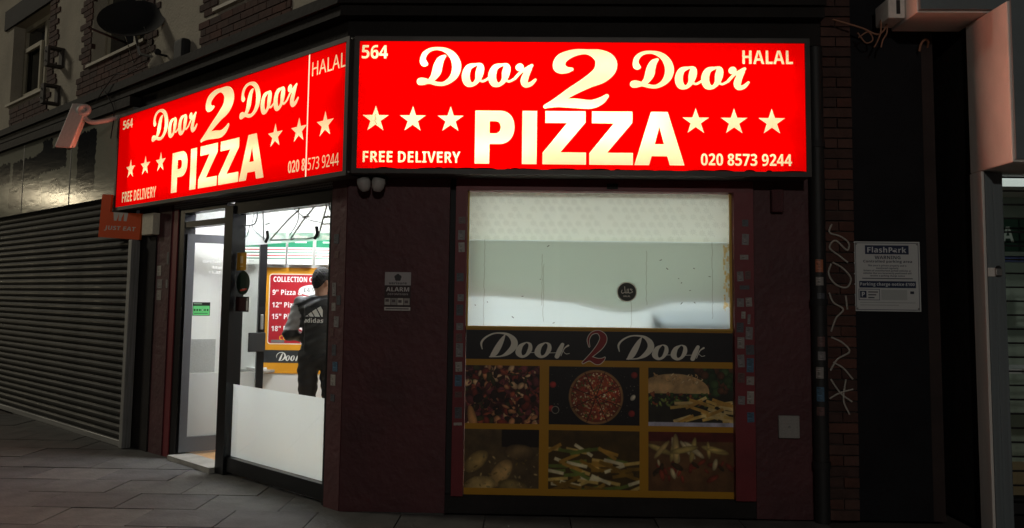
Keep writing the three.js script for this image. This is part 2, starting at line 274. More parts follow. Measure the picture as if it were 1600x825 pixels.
stickers(building, (m, u, y) => { m.position.set(...onSide(u, y, 0.0015)); m.rotation.y = TURN; }, [
  [-0.13, 1.98, 0.06, 0.07, 5], [-0.12, 1.86, 0.05, 0.05, 4], [-0.14, 1.6, 0.05, 0.1, 1], [-0.08, 1.52, 0.05, 0.07, 5], [-0.14, 1.47, 0.05, 0.06, 0], [-0.1, 1.36, 0.06, 0.08, 1], [-0.15, 1.28, 0.04, 0.06, 4], [-0.12, 1.15, 0.05, 0.08, 5], [-0.1, 1.03, 0.06, 0.07, 2], [-0.12, 0.93, 0.06, 0.08, 3], [-0.12, 0.8, 0.05, 0.05, 5],
  [-3.12, 1.78, 0.09, 0.1, 3], [-3.1, 1.65, 0.11, 0.09, 1], [-3.1, 1.54, 0.1, 0.1, 0], [-2.94, 1.9, 0.04, 0.12, 5], [-2.94, 1.65, 0.04, 0.08, 1], [-2.94, 1.35, 0.04, 0.1, 4],
]);
// black aluminium shop front frame on the side street
{
  const f = sideGroup('shopfront_frame', building), k = M.blackFrame;
  box('jamb', f, M.redTrim, -2.9, -2.78, 0, 2.375, -0.14, -0.01); box('jamb', f, k, -2.78, -2.66, 0.0, 2.34, -0.13, -0.02);
  box('mullion', f, k, -1.845, -1.7, 0, 2.34, -0.13, 0.0); box('jamb', f, k, -0.245, -0.2, 0, 2.34, -0.13, -0.015);
  box('head', f, k, -2.78, -1.845, 2.33, 2.375, -0.13, -0.02); box('head', f, k, -1.7, -0.2, 2.262, 2.375, -0.13, -0.015);
  box('transom', f, k, -2.66, -1.845, 2.19, 2.245, -0.12, -0.025); box('bottom_rail', f, k, -1.7, -0.245, 0.03, 0.15, -0.12, -0.02);
  box('step', f, std({ map: mottle([0.34, 0.33, 0.3], 0.3, 0.6, 66, 256), roughness: 0.7 }), -2.66, -1.845, -0.02, 0.045, -0.16, 0.05);
  const w = mesh('transom_glass', boxGeo(0.815, 0.085, 0.006), M.glass, f); w.position.set(-2.2525, 2.2875, -0.07);
}
{
  const g = sideGroup('side_window', building);
  panel('glass_pane', g, M.glass, -1.7, -0.245, 0.15, 2.262, -0.06);
  panel('frosted_film', g, phys({ color: rgb(0.82, 0.9, 0.92), roughness: 0.97, transmission: 0.8, thickness: 0, specularIntensity: 0.4, bumpMap: bumpPlaster, bumpScale: 0.001 }), -1.695, -0.25, 0.155, 0.772, -0.066);
}
// cornice over both fronts
for (const [y0, y1, z] of [[3.44, 3.62, 0.06], [3.62, 3.7, 0.16], [3.7, 3.79, 0.2], [3.79, 3.84, 0.1]]) {
  box('cornice', building, M.lead, -1.361 - z * 0.38, 2.13, y0, y1 - 0.002, -0.25, z); sbox('cornice', building, M.lead, -12, z * 0.38, y0, y1 - 0.004, -0.3, z - 0.003);
}
box('upper_front_wall', building, M.darkTrim, -1.29, 2.13, 3.84, 6.6, -0.4, -0.1);
// upper side wall in stucco with real openings
const W1 = [-8.62, -7.05, 4.31, 5.5], W2 = [-5.5, -3.98, 4.335, 5.6], W3 = [-2.3, -1.3, 4.3, 5.6];
{
  const s = new THREE.Shape([[-12, 3.84], [-0.06, 3.84], [-0.06, 6.6], [-12, 6.6]].map(([x, y]) => new THREE.Vector2(x, y)));
  for (const [a, b, c, d] of [W1, W2, W3]) s.holes.push(new THREE.Path([[a, c], [a, d], [b, d], [b, c]].map(([x, y]) => new THREE.Vector2(x, y))));
  const m = mesh('upper_side_wall', new THREE.ExtrudeGeometry(s, { depth: 0.3, bevelEnabled: false }), M.stucco, building); m.position.set(...onSide(0, 0, -0.4)); m.rotation.y = TURN;
  const bgs = [0.215, 0.14, 0.1, 0.06].map((w) => boxGeo(w, 0.064, 0.05));
  const brick = (u, y, k) => { const b = mesh('brick', bgs[k], M.bricks[(rnd() * 4) | 0], building); b.position.set(...onSide(u, y, -0.113 + rr(0, 0.006))); b.rotation.y = TURN; };
  const W = [0.215, 0.14, 0.1, 0.06];
  const course = (u0, u1, y, odd) => { let u = u0; if (odd) { brick(u + 0.05, y, 2); u += 0.11; } while (u1 - u > 0.05) { let k = W.findIndex((w) => w <= u1 - u + 0.02); if (k < 0) k = 3; brick(u + W[k] / 2, y, k); u += W[k] + 0.01; } };
  const tooth = [0, 0.07, 0.17, 0.1, 0.02, 0.12, 0.05, 0.18];
  const jamb = (edge, dir, y0, y1, ph) => { for (let y = y0, k = ph; y < y1; y += 0.075, k++) { const e = 0.22 + tooth[k % 8]; dir < 0 ? course(edge - e, edge - 0.01, y, false) : course(edge + 0.01, edge + e, y, false); } };
  const spandrel = (u0, u1, y0, y1) => { for (let y = y0, k = 0; y < y1 - 0.03; y += 0.075, k++) course(u0 + tooth[(k * 3) % 8] * 0.8 - 0.1, u1 - tooth[(k * 5) % 8] * 0.7 + 0.05, y, k % 2); };
  jamb(W2[0], -1, 4.345, 5.25, 0); jamb(W2[1], 1, 4.345, 4.85, 3); spandrel(-5.85, -3.72, 3.89, 4.3);
  jamb(W1[1], 1, 4.34, 5.5, 2); spandrel(-8.5, -6.9, 3.89, 4.28); jamb(W3[0], -1, 4.3, 4.55, 1); spandrel(-2.6, -0.95, 3.89, 4.28);
  for (const [i, [a, b, c, d]] of [W1, W2, W3].entries()) {
    const g = sideGroup('upper_window', building), fr = M.pvc, z0 = -0.32, z1 = -0.25;
    merged('window_frame', g, fr, [bg(a, a + 0.07, c, d, z0, z1), bg(b - 0.07, b, c, d, z0, z1), bg(a + 0.07, b - 0.07, c, c + 0.07, z0, z1), bg(a + 0.07, b - 0.07, d - 0.07, d, z0, z1), bg(a + (b - a) * 0.56, a + (b - a) * 0.56 + 0.08, c + 0.07, d - 0.07, z0, z1)]);
    const mx = a + (b - a) * 0.56;
    box('pane', g, M.darkGlass, a + 0.07, mx, c + 0.07, d - 0.07, -0.3, -0.29); box('pane', g, M.darkGlass, mx + 0.08, b - 0.07, c + 0.07, d - 0.07, -0.3, -0.29);
    if (i === 0) merged('sash', g, fr, [bg(a + 0.09, a + 0.15, c + 0.09, d - 0.35, z1 - 0.002, z1 + 0.03), bg(mx - 0.08, mx - 0.02, c + 0.09, d - 0.35, z1 - 0.002, z1 + 0.03), bg(a + 0.15, mx - 0.08, c + 0.09, c + 0.15, z1 - 0.002, z1 + 0.03), bg(a + 0.15, mx - 0.08, d - 0.41, d - 0.35, z1 - 0.002, z1 + 0.03)]);
    box('sill', g, M.cream, a - 0.06, b + 0.06, c - 0.035, c - 0.002, -0.3, -0.055);
  }
  sbox('lintel', building, M.darkTrim, -9, -6.95, 5.5, 5.8, -0.11, -0.07); sbox('eaves', building, M.darkTrim, -12, 0.05, 6.6, 6.75, -0.6, 0.35);
  sbox('neighbour_pier', building, M.darkTrim, -9.2, -8.75, 0, 3.44, -0.25, 0.05); sbox('neighbour_lintel', building, M.darkTrim, -8.75, -3.62, 2.56, 3.44, -0.25, 0.0);
  sbox('gutter', building, M.lead, -12, -3.62, 3.5, 3.6, 0.06, 0.17);
}
// shop room behind the fronts
{
  const r = structure('shop_room', 'white walled takeaway room');
  const outline = (n, x, z) => { const p = onSide(-2.95, 0, n), q = onSide(-0.12, 0, n); return new THREE.Shape([[p[0], -p[2]], [q[0], -q[2]], [x, 0.252], [x, -z], [-3.25, -z]].map(([u, v]) => new THREE.Vector2(u, v))); };
  const fl = outline(-0.165, 2.0, -2.46);
  mesh('floor', new THREE.ExtrudeGeometry(fl, { depth: 0.06, bevelEnabled: false }).rotateX(-Math.PI / 2).translate(0, -0.02, 0), M.tile, r);
  const ce = outline(-0.226, 2.05, -2.5);
  mesh('ceiling', new THREE.ExtrudeGeometry(ce, { depth: 0.1, bevelEnabled: false }).rotateX(-Math.PI / 2).translate(0, 2.72, 0), M.whiteMatt, r);
  box('back_wall', r, M.white, -3.4, 2.1, 0, 2.72, -2.6, -2.45); box('right_wall', r, M.white, 2.0, 2.12, 0, 2.72, -2.45, -0.25);
  const p = sbox('party_wall', r, M.white, -2.98, -2.86, 0, 2.72, -1.05, -0.23);
  box('inner_lining', r, M.white, -1.25, -0.62, 0.04, 2.72, -0.27, -0.252); box('inner_lining', r, M.white, 1.66, 2.0, 0.04, 2.72, -0.27, -0.252); box('inner_lining', r, M.white, -0.62, 1.66, 2.48, 2.72, -0.27, -0.252);
  sbox('inner_lining', r, M.white, -2.86, -0.1, 2.47, 2.72, -0.245, -0.222);
}
function ceilingLight(label, x, z, w, d, k, color = [0.98, 1, 0.98]) {
  const t = thing('ceiling_light', label, 'ceiling light', [x, 2.72, z], 0, 'ceiling panel lights in the shop');
  merged('frame', t, M.whiteMatt, [bg(-w / 2 - 0.03, w / 2 + 0.03, -0.05, 0, -d / 2 - 0.03, -d / 2), bg(-w / 2 - 0.03, w / 2 + 0.03, -0.05, 0, d / 2, d / 2 + 0.03), bg(-w / 2 - 0.03, -w / 2, -0.05, 0, -d / 2, d / 2), bg(w / 2, w / 2 + 0.03, -0.05, 0, -d / 2, d / 2)]);
  box('light_diffuser', t, std({ color: rgb(0.9, 0.9, 0.9), emissive: rgb(...color), emissiveIntensity: 1.2 }), -w / 2, w / 2, -0.03, -0.02, -d / 2, d / 2);
  const l = new THREE.RectAreaLight(rgb(...color), k * ROOM, w, d); l.position.set(0, -0.055, 0); l.rotation.x = -Math.PI / 2; t.add(l);
}
ceilingLight('white ceiling panel light above the customer', -2.15, -1.75, 0.9, 0.5, 3.9);
ceilingLight('white ceiling panel light above the front window left', -0.1, -1.35, 1.1, 0.5, 1);
ceilingLight('white ceiling panel light above the front window right', 1.3, -1.35, 0.8, 0.5, 1);

// ---------------------------------------------------------------- lit signs
function lightbox(t, art, w, h, depth, tubes, spill) { // face centre at x 0, y 0; z 0 is the wall, the face looks along +z
  const b = 0.035, z = depth;
  merged('cabinet', t, M.cabinet, [bg(-w / 2 - b, w / 2 + b, h / 2, h / 2 + b, 0.01, z + 0.012), bg(-w / 2 - b, w / 2 + b, -h / 2 - b, -h / 2, 0.01, z + 0.012), bg(-w / 2 - b, -w / 2, -h / 2, h / 2, 0.01, z + 0.012), bg(w / 2, w / 2 + b, -h / 2, h / 2, 0.01, z + 0.012)]);
  box('back_plate', t, M.whiteMatt, -w / 2, w / 2, -h / 2, h / 2, 0.01, 0.02);
  const face = panel('sign_face', t, phys({ map: art, roughness: 1, transmission: 0.75, thickness: 0, specularIntensity: 0, emissive: rgb(1, 1, 1), emissiveMap: art, emissiveIntensity: 2.0 * SIGN_GLOW }), -w / 2, w / 2, -h / 2, h / 2, z);
  for (const [x0, x1, y, k] of tubes) {
    const g = new THREE.CylinderGeometry(0.013, 0.013, x1 - x0, 10).rotateZ(Math.PI / 2).translate((x0 + x1) / 2, y, depth * 0.42);
    mesh('fluorescent_tube', g, std({ color: rgb(0.9, 0.9, 0.9), emissive: rgb(1, 0.97, 0.9), emissiveIntensity: 2 * k }), t);
    const l = new THREE.RectAreaLight(rgb(1, 0.97, 0.9), (depth > 0.2 ? 9 : 4.6) * k, x1 - x0, 0.03); l.position.set((x0 + x1) / 2, y, depth * 0.42 + 0.016); l.rotation.y = Math.PI; t.add(l);
  }
  return face;
}
const frontSign = thing('illuminated_sign', 'long red illuminated shop sign facing the street above the front window', 'shop sign', [0.3485, 2.93, 0]);
lightbox(frontSign, frontArt, 3.197, 0.93, 0.25, [[-1.5, -0.35, 0.31, 2.1], [-0.3, 0.6, 0.31, 0.9], [0.65, 1.5, 0.27, 0.7], [-1.5, -0.35, -0.05, 0.8], [-0.3, 0.62, -0.06, 1.5], [0.66, 1.5, 0.02, 0.8], [-1.5, -0.35, -0.31, 1.5], [-0.3, 0.62, -0.2, 1.3], [0.66, 1.5, -0.31, 0.7]]);
const sideSign = sideThing('illuminated_sign', 'red illuminated shop sign over the glass door with a white seam line', 'shop sign', -1.89, 2.93, 0);
lightbox(sideSign, sideArt, 4.06, 0.955, 0.14, [[-1.95, -0.75, 0.25, 1.0], [-0.7, 0.5, 0.28, 0.6], [0.55, 1.95, 0.26, 0.7], [-1.95, -0.75, -0.2, 1.0], [-0.7, 0.5, -0.1, 0.9], [0.55, 1.95, -0.2, 0.7], [-0.7, 0.5, -0.34, 0.7]]);
panel('seam_strip', sideSign, std({ color: rgb(0.9, 0.85, 0.6), emissive: rgb(1, 0.9, 0.62), emissiveIntensity: 0.95, roughness: 0.6 }), 1.53, 1.545, -0.475, 0.475, 0.143).name = 'seam_light_gap';
{ // post that closes the gap between the two signs
  const s = new THREE.Shape([[-1.368, -0.182], [-1.335, -0.212], [-1.282, -0.24], [-1.288, -0.01], [-1.35, -0.01]].map(([x, y]) => new THREE.Vector2(x, y)));
  const t = thing('sign_corner_post', 'dark metal corner post between the two red signs', 'post'); mesh('post', new THREE.ExtrudeGeometry(s, { depth: 1.0, bevelEnabled: false }).rotateX(-Math.PI / 2).translate(0, 2.43, 0), M.cabinet, t);
  for (const y of [2.44, 3.42]) { const m = mesh('fixing_screw', new THREE.SphereGeometry(0.008, 8, 6), M.steel, t); m.position.set(-1.31, y, 0.232); }
}
for (const [o, w, h, n, k] of [[frontSign, 3.1, 0.88, 0.29, 9], [sideSign, 3.95, 0.9, 0.18, 2.8]]) { const l = new THREE.RectAreaLight(rgb(1, 0.3, 0.18), k, w, h); l.position.set(0, 0, n); l.rotation.y = Math.PI; o.add(l); }

// ---------------------------------------------------------------- front window
{
  const g = new THREE.Group(); g.name = 'front_window'; building.add(g);
  merged('window_bead', g, M.gold, [bg(-0.466, 1.486, 1.328, 1.345, -0.07, -0.02), bg(-0.468, -0.456, 1.345, 2.345, -0.07, -0.03), bg(1.472, 1.486, 1.345, 2.345, -0.07, -0.03)]);
  panel('glass_pane', g, M.glass, -0.466, 1.486, 1.345, 2.345, -0.045);
  const lace = canvasTex(2048, 420, (c, w, h) => {
    c.fillStyle = '#d9e0d4'; c.fillRect(0, 0, w, h); c.strokeStyle = '#b7bfb3'; c.lineWidth = 2;
    for (let j = 0; j < 7; j++) for (let i = 0; i < 30; i++) { const x = i * 72 + (j % 2) * 36 + rr(-6, 6), y = j * 66 + 10 + rr(-6, 6); if (rnd() < 0.18) continue; c.beginPath(); c.arc(x, y, 13, 0, 7); c.stroke(); c.beginPath(); c.arc(x, y, 5, 0, 7); c.stroke(); for (let k = 0; k < 8; k++) { const a = k * Math.PI / 4; c.beginPath(); c.arc(x + Math.cos(a) * 22, y + Math.sin(a) * 22, 4.5, a, a + 4); c.stroke(); } c.beginPath(); c.moveTo(x + 20, y + 16); c.quadraticCurveTo(x + 36, y + 20, x + 30, y + 34); c.stroke(); }
  });
  panel('lace_film', g, phys({ map: lace, roughness: 0.98, transmission: 0.72, thickness: 0, specularIntensity: 0.2 }), -0.456, 1.472, 1.985, 2.34, -0.056);
  const plain = canvasTex(1024, 540, (c, w, h) => {
    c.fillStyle = '#dbe8ea'; c.fillRect(0, 0, w, h); c.strokeStyle = 'rgba(90,95,90,0.5)';
    for (const [x, a, b] of [[62, 0, 540], [290, 90, 420], [296, 150, 520], [700, 60, 400], [958, 0, 480], [640, 380, 540]]) { c.lineWidth = 1.5; c.beginPath(); c.moveTo(x, a); for (let y = a; y <= b; y += 20) c.lineTo(x + rr(-2, 2), y); c.stroke(); }
    c.fillStyle = 'rgba(40,42,40,0.85)'; for (let k = 0; k < 16; k++) { c.save(); c.translate(rr(20, 1000), rr(10, 520)); c.rotate(rr(0, 3)); c.fillRect(-1.5, -rr(2, 9), 3, rr(4, 14)); c.restore(); }
    c.fillStyle = 'rgba(215,180,110,0.6)'; for (let k = 0; k < 60; k++) c.fillRect(1024 - rr(0, 26), rr(0, 420), rr(2, 10), rr(4, 40));
  });
  panel('frosted_film', g, phys({ map: plain, roughness: 0.975, transmission: 0.78, thickness: 0, specularIntensity: 0.2 }), -0.456, 1.472, 1.347, 1.984, -0.056);
  // sheet of paper hung behind the frosted glass, with a sagging lower edge
  const s = new THREE.Shape(); s.moveTo(-0.45, 2.0); s.lineTo(-0.45, 1.6); s.bezierCurveTo(-0.2, 1.6, 0.1, 1.57, 0.3, 1.56); s.bezierCurveTo(0.45, 1.53, 0.55, 1.49, 0.72, 1.49); s.bezierCurveTo(0.85, 1.5, 0.95, 1.57, 1.1, 1.575); s.bezierCurveTo(1.25, 1.575, 1.4, 1.57, 1.47, 1.58); s.lineTo(1.47, 2.0);
  mesh('hung_sheet', new THREE.ExtrudeGeometry(s, { depth: 0.002, bevelEnabled: false, curveSegments: 16 }).translate(0, 0, -0.1), phys({ color: rgb(0.86, 0.88, 0.8), roughness: 1, transmission: 0.72, thickness: 0, specularIntensity: 0 }), g);
  const cardboard = std({ color: rgb(0.12, 0.17, 0.22), roughness: 0.9 });
  const cs = new THREE.Shape(); cs.moveTo(0.9, 1.35); cs.lineTo(0.9, 1.475); cs.lineTo(1.0, 1.35); const card = mesh('leaning_card', new THREE.ExtrudeGeometry(cs, { depth: 0.004, bevelEnabled: false }).translate(0, 0, -0.085), cardboard, g);
  mesh('leaning_sheet', bg(0.905, 1.46, 1.35, 1.47, -0.16, -0.155), phys({ color: rgb(0.42, 0.55, 0.66), roughness: 1, transmission: 0.5, thickness: 0, specularIntensity: 0 }), g);
  box('inner_sill', g, M.whiteMatt, -0.46, 1.48, 1.29, 1.325, -0.25, -0.06);
}
function soften(c, x, y, w, h, rad) { // print softness and grain
  const d = c.getImageData(x, y, w, h), a = d.data, o = new Float32Array(w * h * 3);
  for (let pass = 0; pass < 2; pass++) {
    for (let j = 0; j < h; j++) for (let i = 0; i < w; i++) for (let k = 0; k < 3; k++) { let v = 0, n = 0; for (let q = -rad; q <= rad; q++) { const ii = pass ? i : i + q, jj = pass ? j + q : j; if (ii >= 0 && ii < w && jj >= 0 && jj < h) { v += a[(jj * w + ii) * 4 + k]; n++; } } o[(j * w + i) * 3 + k] = v / n; }
    for (let i = 0; i < w * h; i++) for (let k = 0; k < 3; k++) a[i * 4 + k] = o[i * 3 + k];
  }
  for (let j = 0; j < h; j++) for (let i = 0; i < w; i++) { const m = 0.7 + 0.6 * fbm(i / 640, j / 640, 9, 200 + rad, 4) + (hash(i, j, 5) - 0.5) * 0.16; for (let k = 0; k < 3; k++) a[(j * w + i) * 4 + k] = Math.min(255, a[(j * w + i) * 4 + k] * m); }
  c.putImageData(d, x, y);
}
const photo = (c, x, y, w, h, kind) => {
  c.save(); c.beginPath(); c.rect(x, y, w, h); c.clip(); c.translate(x, y);
  const blob = (cx, cy, r, col, sy = 1) => { const tone = new THREE.Color(col), css = (k) => `rgb(${[tone.r, tone.g, tone.b].map((v) => Math.round(255 * sq(Math.min(1, v * k)))).join()})`; c.save(); c.translate(cx, cy); c.rotate(rr(0, 3)); c.scale(1, sy); const q = c.createRadialGradient(-r * 0.25, -r * 0.3, r * 0.1, 0, 0, r); q.addColorStop(0, css(1.5)); q.addColorStop(0.6, css(1)); q.addColorStop(1, css(0.45)); c.fillStyle = q; c.beginPath(); c.arc(0, 0, r, 0, 7); c.fill(); c.restore(); };
  const pick = (a) => a[(rnd() * a.length) | 0];
  if (kind === 0) { c.fillStyle = '#43201a'; c.fillRect(0, 0, w, h); for (let k = 0; k < 420; k++) blob(rr(0, w), rr(0, h), rr(6, 42), pick(['#7c2f22', '#9a4a33', '#c58a5c', '#2c1a12', '#5f2a2c', '#d6b184', '#3c3a1a', '#803a3e', '#1d120d']), rr(0.25, 0.8)); blob(60, h - 30, 110, '#c79055', 0.3); }
  if (kind === 1) {
    c.fillStyle = '#161417'; c.fillRect(0, 0, w, h); for (let k = 0; k < 90; k++) blob(rr(0, w), rr(0, h), rr(1, 4), '#8d8470'); for (const [a, b] of [[30, 140], [w - 40, 60], [w - 60, h - 90], [20, h - 120]]) blob(a, b, 26, '#a2302a');
    blob(50, h - 110, 30, '#c8c0ae'); blob(50, h - 110, 24, '#151315'); blob(w - 50, h / 2 + 10, 26, '#cfc7b0', 0.7);
    blob(w * 0.52, h * 0.52, h * 0.47, '#d09a5e', 1); blob(w * 0.52, h * 0.52, h * 0.43, '#a84a2a', 1);
    for (let k = 0; k < 620; k++) { const a = rr(0, 6.3), r = Math.sqrt(rnd()) * h * 0.41; blob(w * 0.52 + Math.cos(a) * r, h * 0.52 + Math.sin(a) * r, rr(3, 15), pick(['#e3c48c', '#c45a34', '#8c2f20', '#efe0b4', '#5d6a2c', '#b0402c', '#d9a46a', '#6a2a1a']), rr(0.25, 0.7)); }
    c.strokeStyle = '#2c150e'; c.lineWidth = 5; for (let k = 0; k < 4; k++) { const a = k * Math.PI / 4 + 0.35; c.beginPath(); c.moveTo(w * 0.52 - Math.cos(a) * h * 0.46, h * 0.52 - Math.sin(a) * h * 0.46); c.lineTo(w * 0.52 + Math.cos(a) * h * 0.46, h * 0.52 + Math.sin(a) * h * 0.46); c.stroke(); }
  }
  if (kind === 2) { c.fillStyle = '#2b2a20'; c.fillRect(0, 0, w, h); for (let k = 0; k < 80; k++) blob(rr(w * 0.5, w), rr(0, h * 0.45), rr(10, 40), pick(['#38502a', '#22351c', '#54331f'])); c.fillStyle = '#c9a470'; c.beginPath(); c.ellipse(w * 0.3, h * 0.4, w * 0.42, h * 0.3, 0, Math.PI, 0); c.lineTo(w * 0.72, h * 0.44); c.lineTo(0, h * 0.44); c.fill(); for (let k = 0; k < 40; k++) blob(rr(0, w * 0.65), rr(h * 0.12, h * 0.26), rr(6, 26), pick(['#dfc293', '#c79f68']), 0.3); for (let k = 0; k < 90; k++) blob(rr(0, w * 0.72), rr(h * 0.44, h * 0.66), rr(6, 24), pick(['#4c6a2a', '#2f4a1c', '#7c8f44', '#8a4a2c']), 0.5); for (let k = 0; k < 30; k++) { c.save(); c.translate(rr(w * 0.3, w), rr(h * 0.55, h * 0.9)); c.rotate(rr(-0.5, 0.5)); c.fillStyle = pick(['#d8b460', '#c79a48', '#e6cb86']); c.fillRect(-70, -12, 140, 24); c.restore(); } c.fillStyle = '#b8b8c8'; c.fillRect(0, h * 0.93, w, h * 0.07); }
  if (kind === 3) { c.fillStyle = '#5a4a30'; c.fillRect(0, 0, w, h); c.fillStyle = '#1b1613'; c.fillRect(w * 0.5, 0, w * 0.5, h * 0.3); for (const [a, b, r, q] of [[90, h * 0.55, 110, '#a98d52'], [280, h * 0.75, 120, '#b5935a'], [420, h * 0.4, 120, '#6f5a38'], [120, h * 0.95, 120, '#c3a566'], [380, h, 120, '#8d7844']]) blob(a, b, r, q, 0.55); for (let k = 0; k < 60; k++) blob(rr(0, w), rr(h * 0.4, h), rr(4, 18), pick(['#bda26a', '#75602f', '#8a7c52']), 0.4); }
  if (kind === 4) { c.fillStyle = '#4b3a16'; c.fillRect(0, 0, w, h); for (let k = 0; k < 60; k++) { c.save(); c.translate(rr(0, w), rr(h * 0.3, h)); c.rotate(rr(-0.6, 0.6)); c.fillStyle = pick(['#b58a36', '#d8b765', '#8c6a22', '#e9dcb0', '#6d7c34']); c.fillRect(-80, -13, 160, 26); c.restore(); } }
  if (kind === 5) { c.fillStyle = '#6a4a2c'; c.fillRect(0, 0, w, h); c.fillStyle = '#5a1f18'; c.fillRect(0, 0, w, h * 0.16); for (let k = 0; k < 12; k++) blob(rr(20, w), h * 0.3, rr(50, 130), pick(['#d9c79a', '#c2a96a', '#b9a35e']), 0.22); for (let k = 0; k < 26; k++) blob(rr(0, w), rr(h * 0.5, h * 0.8), rr(20, 60), pick(['#7a2f1e', '#8d3a24', '#3a2a14', '#c9b98c']), 0.4); }
  c.restore();
};
{ // printed panel that covers the lower window
  const art = canvasTex(2040, 1266, (c, w, h) => {
    const X = (x) => (x + 0.464) * 1047, Y = (y) => (1.33 - y) * 1047;
    c.fillStyle = '#b8861a'; c.fillRect(0, 0, w, h); c.fillStyle = '#19181a'; c.fillRect(0, Y(1.318), w, Y(1.104) - Y(1.318));
    c.fillStyle = '#e9e6d6'; glyph(c, PEN_DOOR, X(-0.36), Y(1.302), X(0.298), Y(1.115)); glyph(c, PEN_DOOR, X(0.645), Y(1.296), X(1.285), Y(1.112)); c.fillStyle = '#8c2426'; glyph(c, PEN_TWO, X(0.38), Y(1.322), X(0.572), Y(1.075), '#e9e6d6');
    const xs = [[-0.464, 0.079], [0.148, 0.807], [0.871, 1.484]], ys = [[1.058, 0.635], [0.594, 0.17]];
    ys.forEach(([a, b], j) => xs.forEach(([p, q], i) => { const x = Math.max(0, Math.round(X(p))), y = Math.round(Y(a)), pw = Math.round(X(q)) - x, ph = Math.round(Y(b)) - y; photo(c, x, y, pw, ph, j * 3 + i); soften(c, x, y, Math.min(pw, w - x), ph, j ? 4 : 2); }));
  });
  const t = thing('window_poster', 'printed food panel with script lettering filling the lower front window', 'poster', [0.51, 0.13, -0.03]);
  board('printed_board', t, std({ map: art, roughness: 0.42 }), M.black, -0.975, 0.975, 0, 1.198, -0.02, 0.0);
}
{
  const art = canvasTex(256, 256, (c) => {
    c.fillStyle = '#e8e4d4'; c.beginPath(); c.arc(128, 128, 126, 0, 7); c.fill(); c.fillStyle = '#3c4038'; c.beginPath(); c.arc(128, 128, 116, 0, 7); c.fill(); c.fillStyle = '#e8e4d4';
    stroke(c, [[196, 96, 10], [170, 90, 10], [186, 110, 10], [200, 128, 10], [176, 140, 10], [152, 138, 10], [148, 90, 11]]); stroke(c, [[148, 138, 10], [128, 140, 10], [108, 136, 10], [98, 62, 11]]); stroke(c, [[128, 132, 10], [132, 92, 10]]); stroke(c, [[98, 136, 10], [70, 146, 10], [58, 128, 10], [66, 104, 8]]);
    fitText(c, 'HALAL', 84, 172, 172, 194);
  });
  const t = thing('round_sticker', 'round dark halal sticker on the frosted front window', 'sticker', [0.716, 1.608, -0.0405]);
  mesh('disc', new THREE.CircleGeometry(0.073, 40), std({ map: art, roughness: 0.5 }), t);
}

// ---------------------------------------------------------------- the open glass door and what is on the side glass
{
  const t = sideThing('shop_door', 'grey framed glass door standing open into the shop', 'door', -2.655, 0.06, -0.05); t.rotation.y = TURN + 72 * D2R;
  const w = 0.76, h = 2.07, k = M.greyFrame;
  box('hinge_stile', t, k, 0, 0.07, 0, h, -0.025, 0.025); box('lock_stile', t, M.blackFrame, w - 0.07, w, 0, h, -0.025, 0.025); box('top_rail', t, k, 0.07, w - 0.07, h - 0.08, h, -0.025, 0.025); box('kick_rail', t, k, 0.07, w - 0.07, 0, 0.14, -0.025, 0.025);
  panel('glass_pane', t, M.glass, 0.07, w - 0.07, 0.14, h - 0.08, 0);
  panel('frosted_film', t, phys({ color: rgb(0.85, 0.87, 0.87), roughness: 0.96, transmission: 0.8, thickness: 0, specularIntensity: 0.3 }), 0.072, w - 0.072, 0.142, 0.735, 0.004);
  panel('grey_film', t, phys({ map: canvasTex(256, 256, (c) => { c.fillStyle = '#c4c8c6'; c.fillRect(0, 0, 256, 256); for (let k2 = 0; k2 < 2600; k2++) { c.fillStyle = ['#a9adab', '#d8dcda', '#b4b8b6'][(rnd() * 3) | 0]; c.fillRect(rr(0, 256), rr(0, 256), rr(1, 4), rr(1, 4)); } }), roughness: 0.95, transmission: 0.7, thickness: 0 }), 0.074, 0.3, 0.74, 1.06, 0.004);
  rbox('lock_box', t, M.black, w - 0.16, w + 0.004, 0.93, 1.12, 0.026, 0.06, 0.006); rbox('pull_handle', t, M.steel, w - 0.05, w - 0.02, 1.15, 1.3, 0.026, 0.05, 0.006);
  box('kick_plate', t, std({ map: mottle([0.2, 0.06, 0.05], 0.5, 0.2, 70, 128), roughness: 0.6 }), 0.4, 0.69, 0.02, 0.12, 0.026, 0.03);
  panel('opening_hours', t, std({ transparent: true, roughness: 0.7, map: canvasTex(256, 256, (c) => { c.clearRect(0, 0, 256, 256); c.fillStyle = 'rgba(236,238,236,0.9)'; line(c, 'OPENING HOURS', 10, 40, 30, 'normal', 'left', 0.9); line(c, 'Mon', 60, 80, 28); line(c, '11.30', 40, 116, 28); }) }), 0.13, 0.6, 1.5, 1.85, 0.006);
}
{
  const t = sideThing('hygiene_sticker', 'green and black rating sticker on the open door glass', 'sticker', -2.655, 0, -0.05); t.rotation.y = TURN + 72 * D2R; // set on the door's outer face
  board('print', t, std({ roughness: 0.4, map: canvasTex(256, 160, (c) => { c.fillStyle = '#101410'; c.fillRect(0, 0, 256, 160); c.fillStyle = '#63c878'; c.fillRect(8, 42, 240, 112); c.fillStyle = '#8fb094'; c.fillRect(14, 14, 120, 10); c.fillStyle = '#184a24'; for (let k = 0; k < 6; k++) { c.beginPath(); c.arc(30 + k * 38, 92, 13, 0, 7); c.fill(); } c.fillStyle = '#e9ffe9'; c.fillRect(140, 84, 8, 16); c.fillStyle = '#184a24'; c.fillRect(24, 128, 200, 7); }) }), M.black, 0.075, 0.235, 1.345, 1.475, 0.006, 0.008);
}
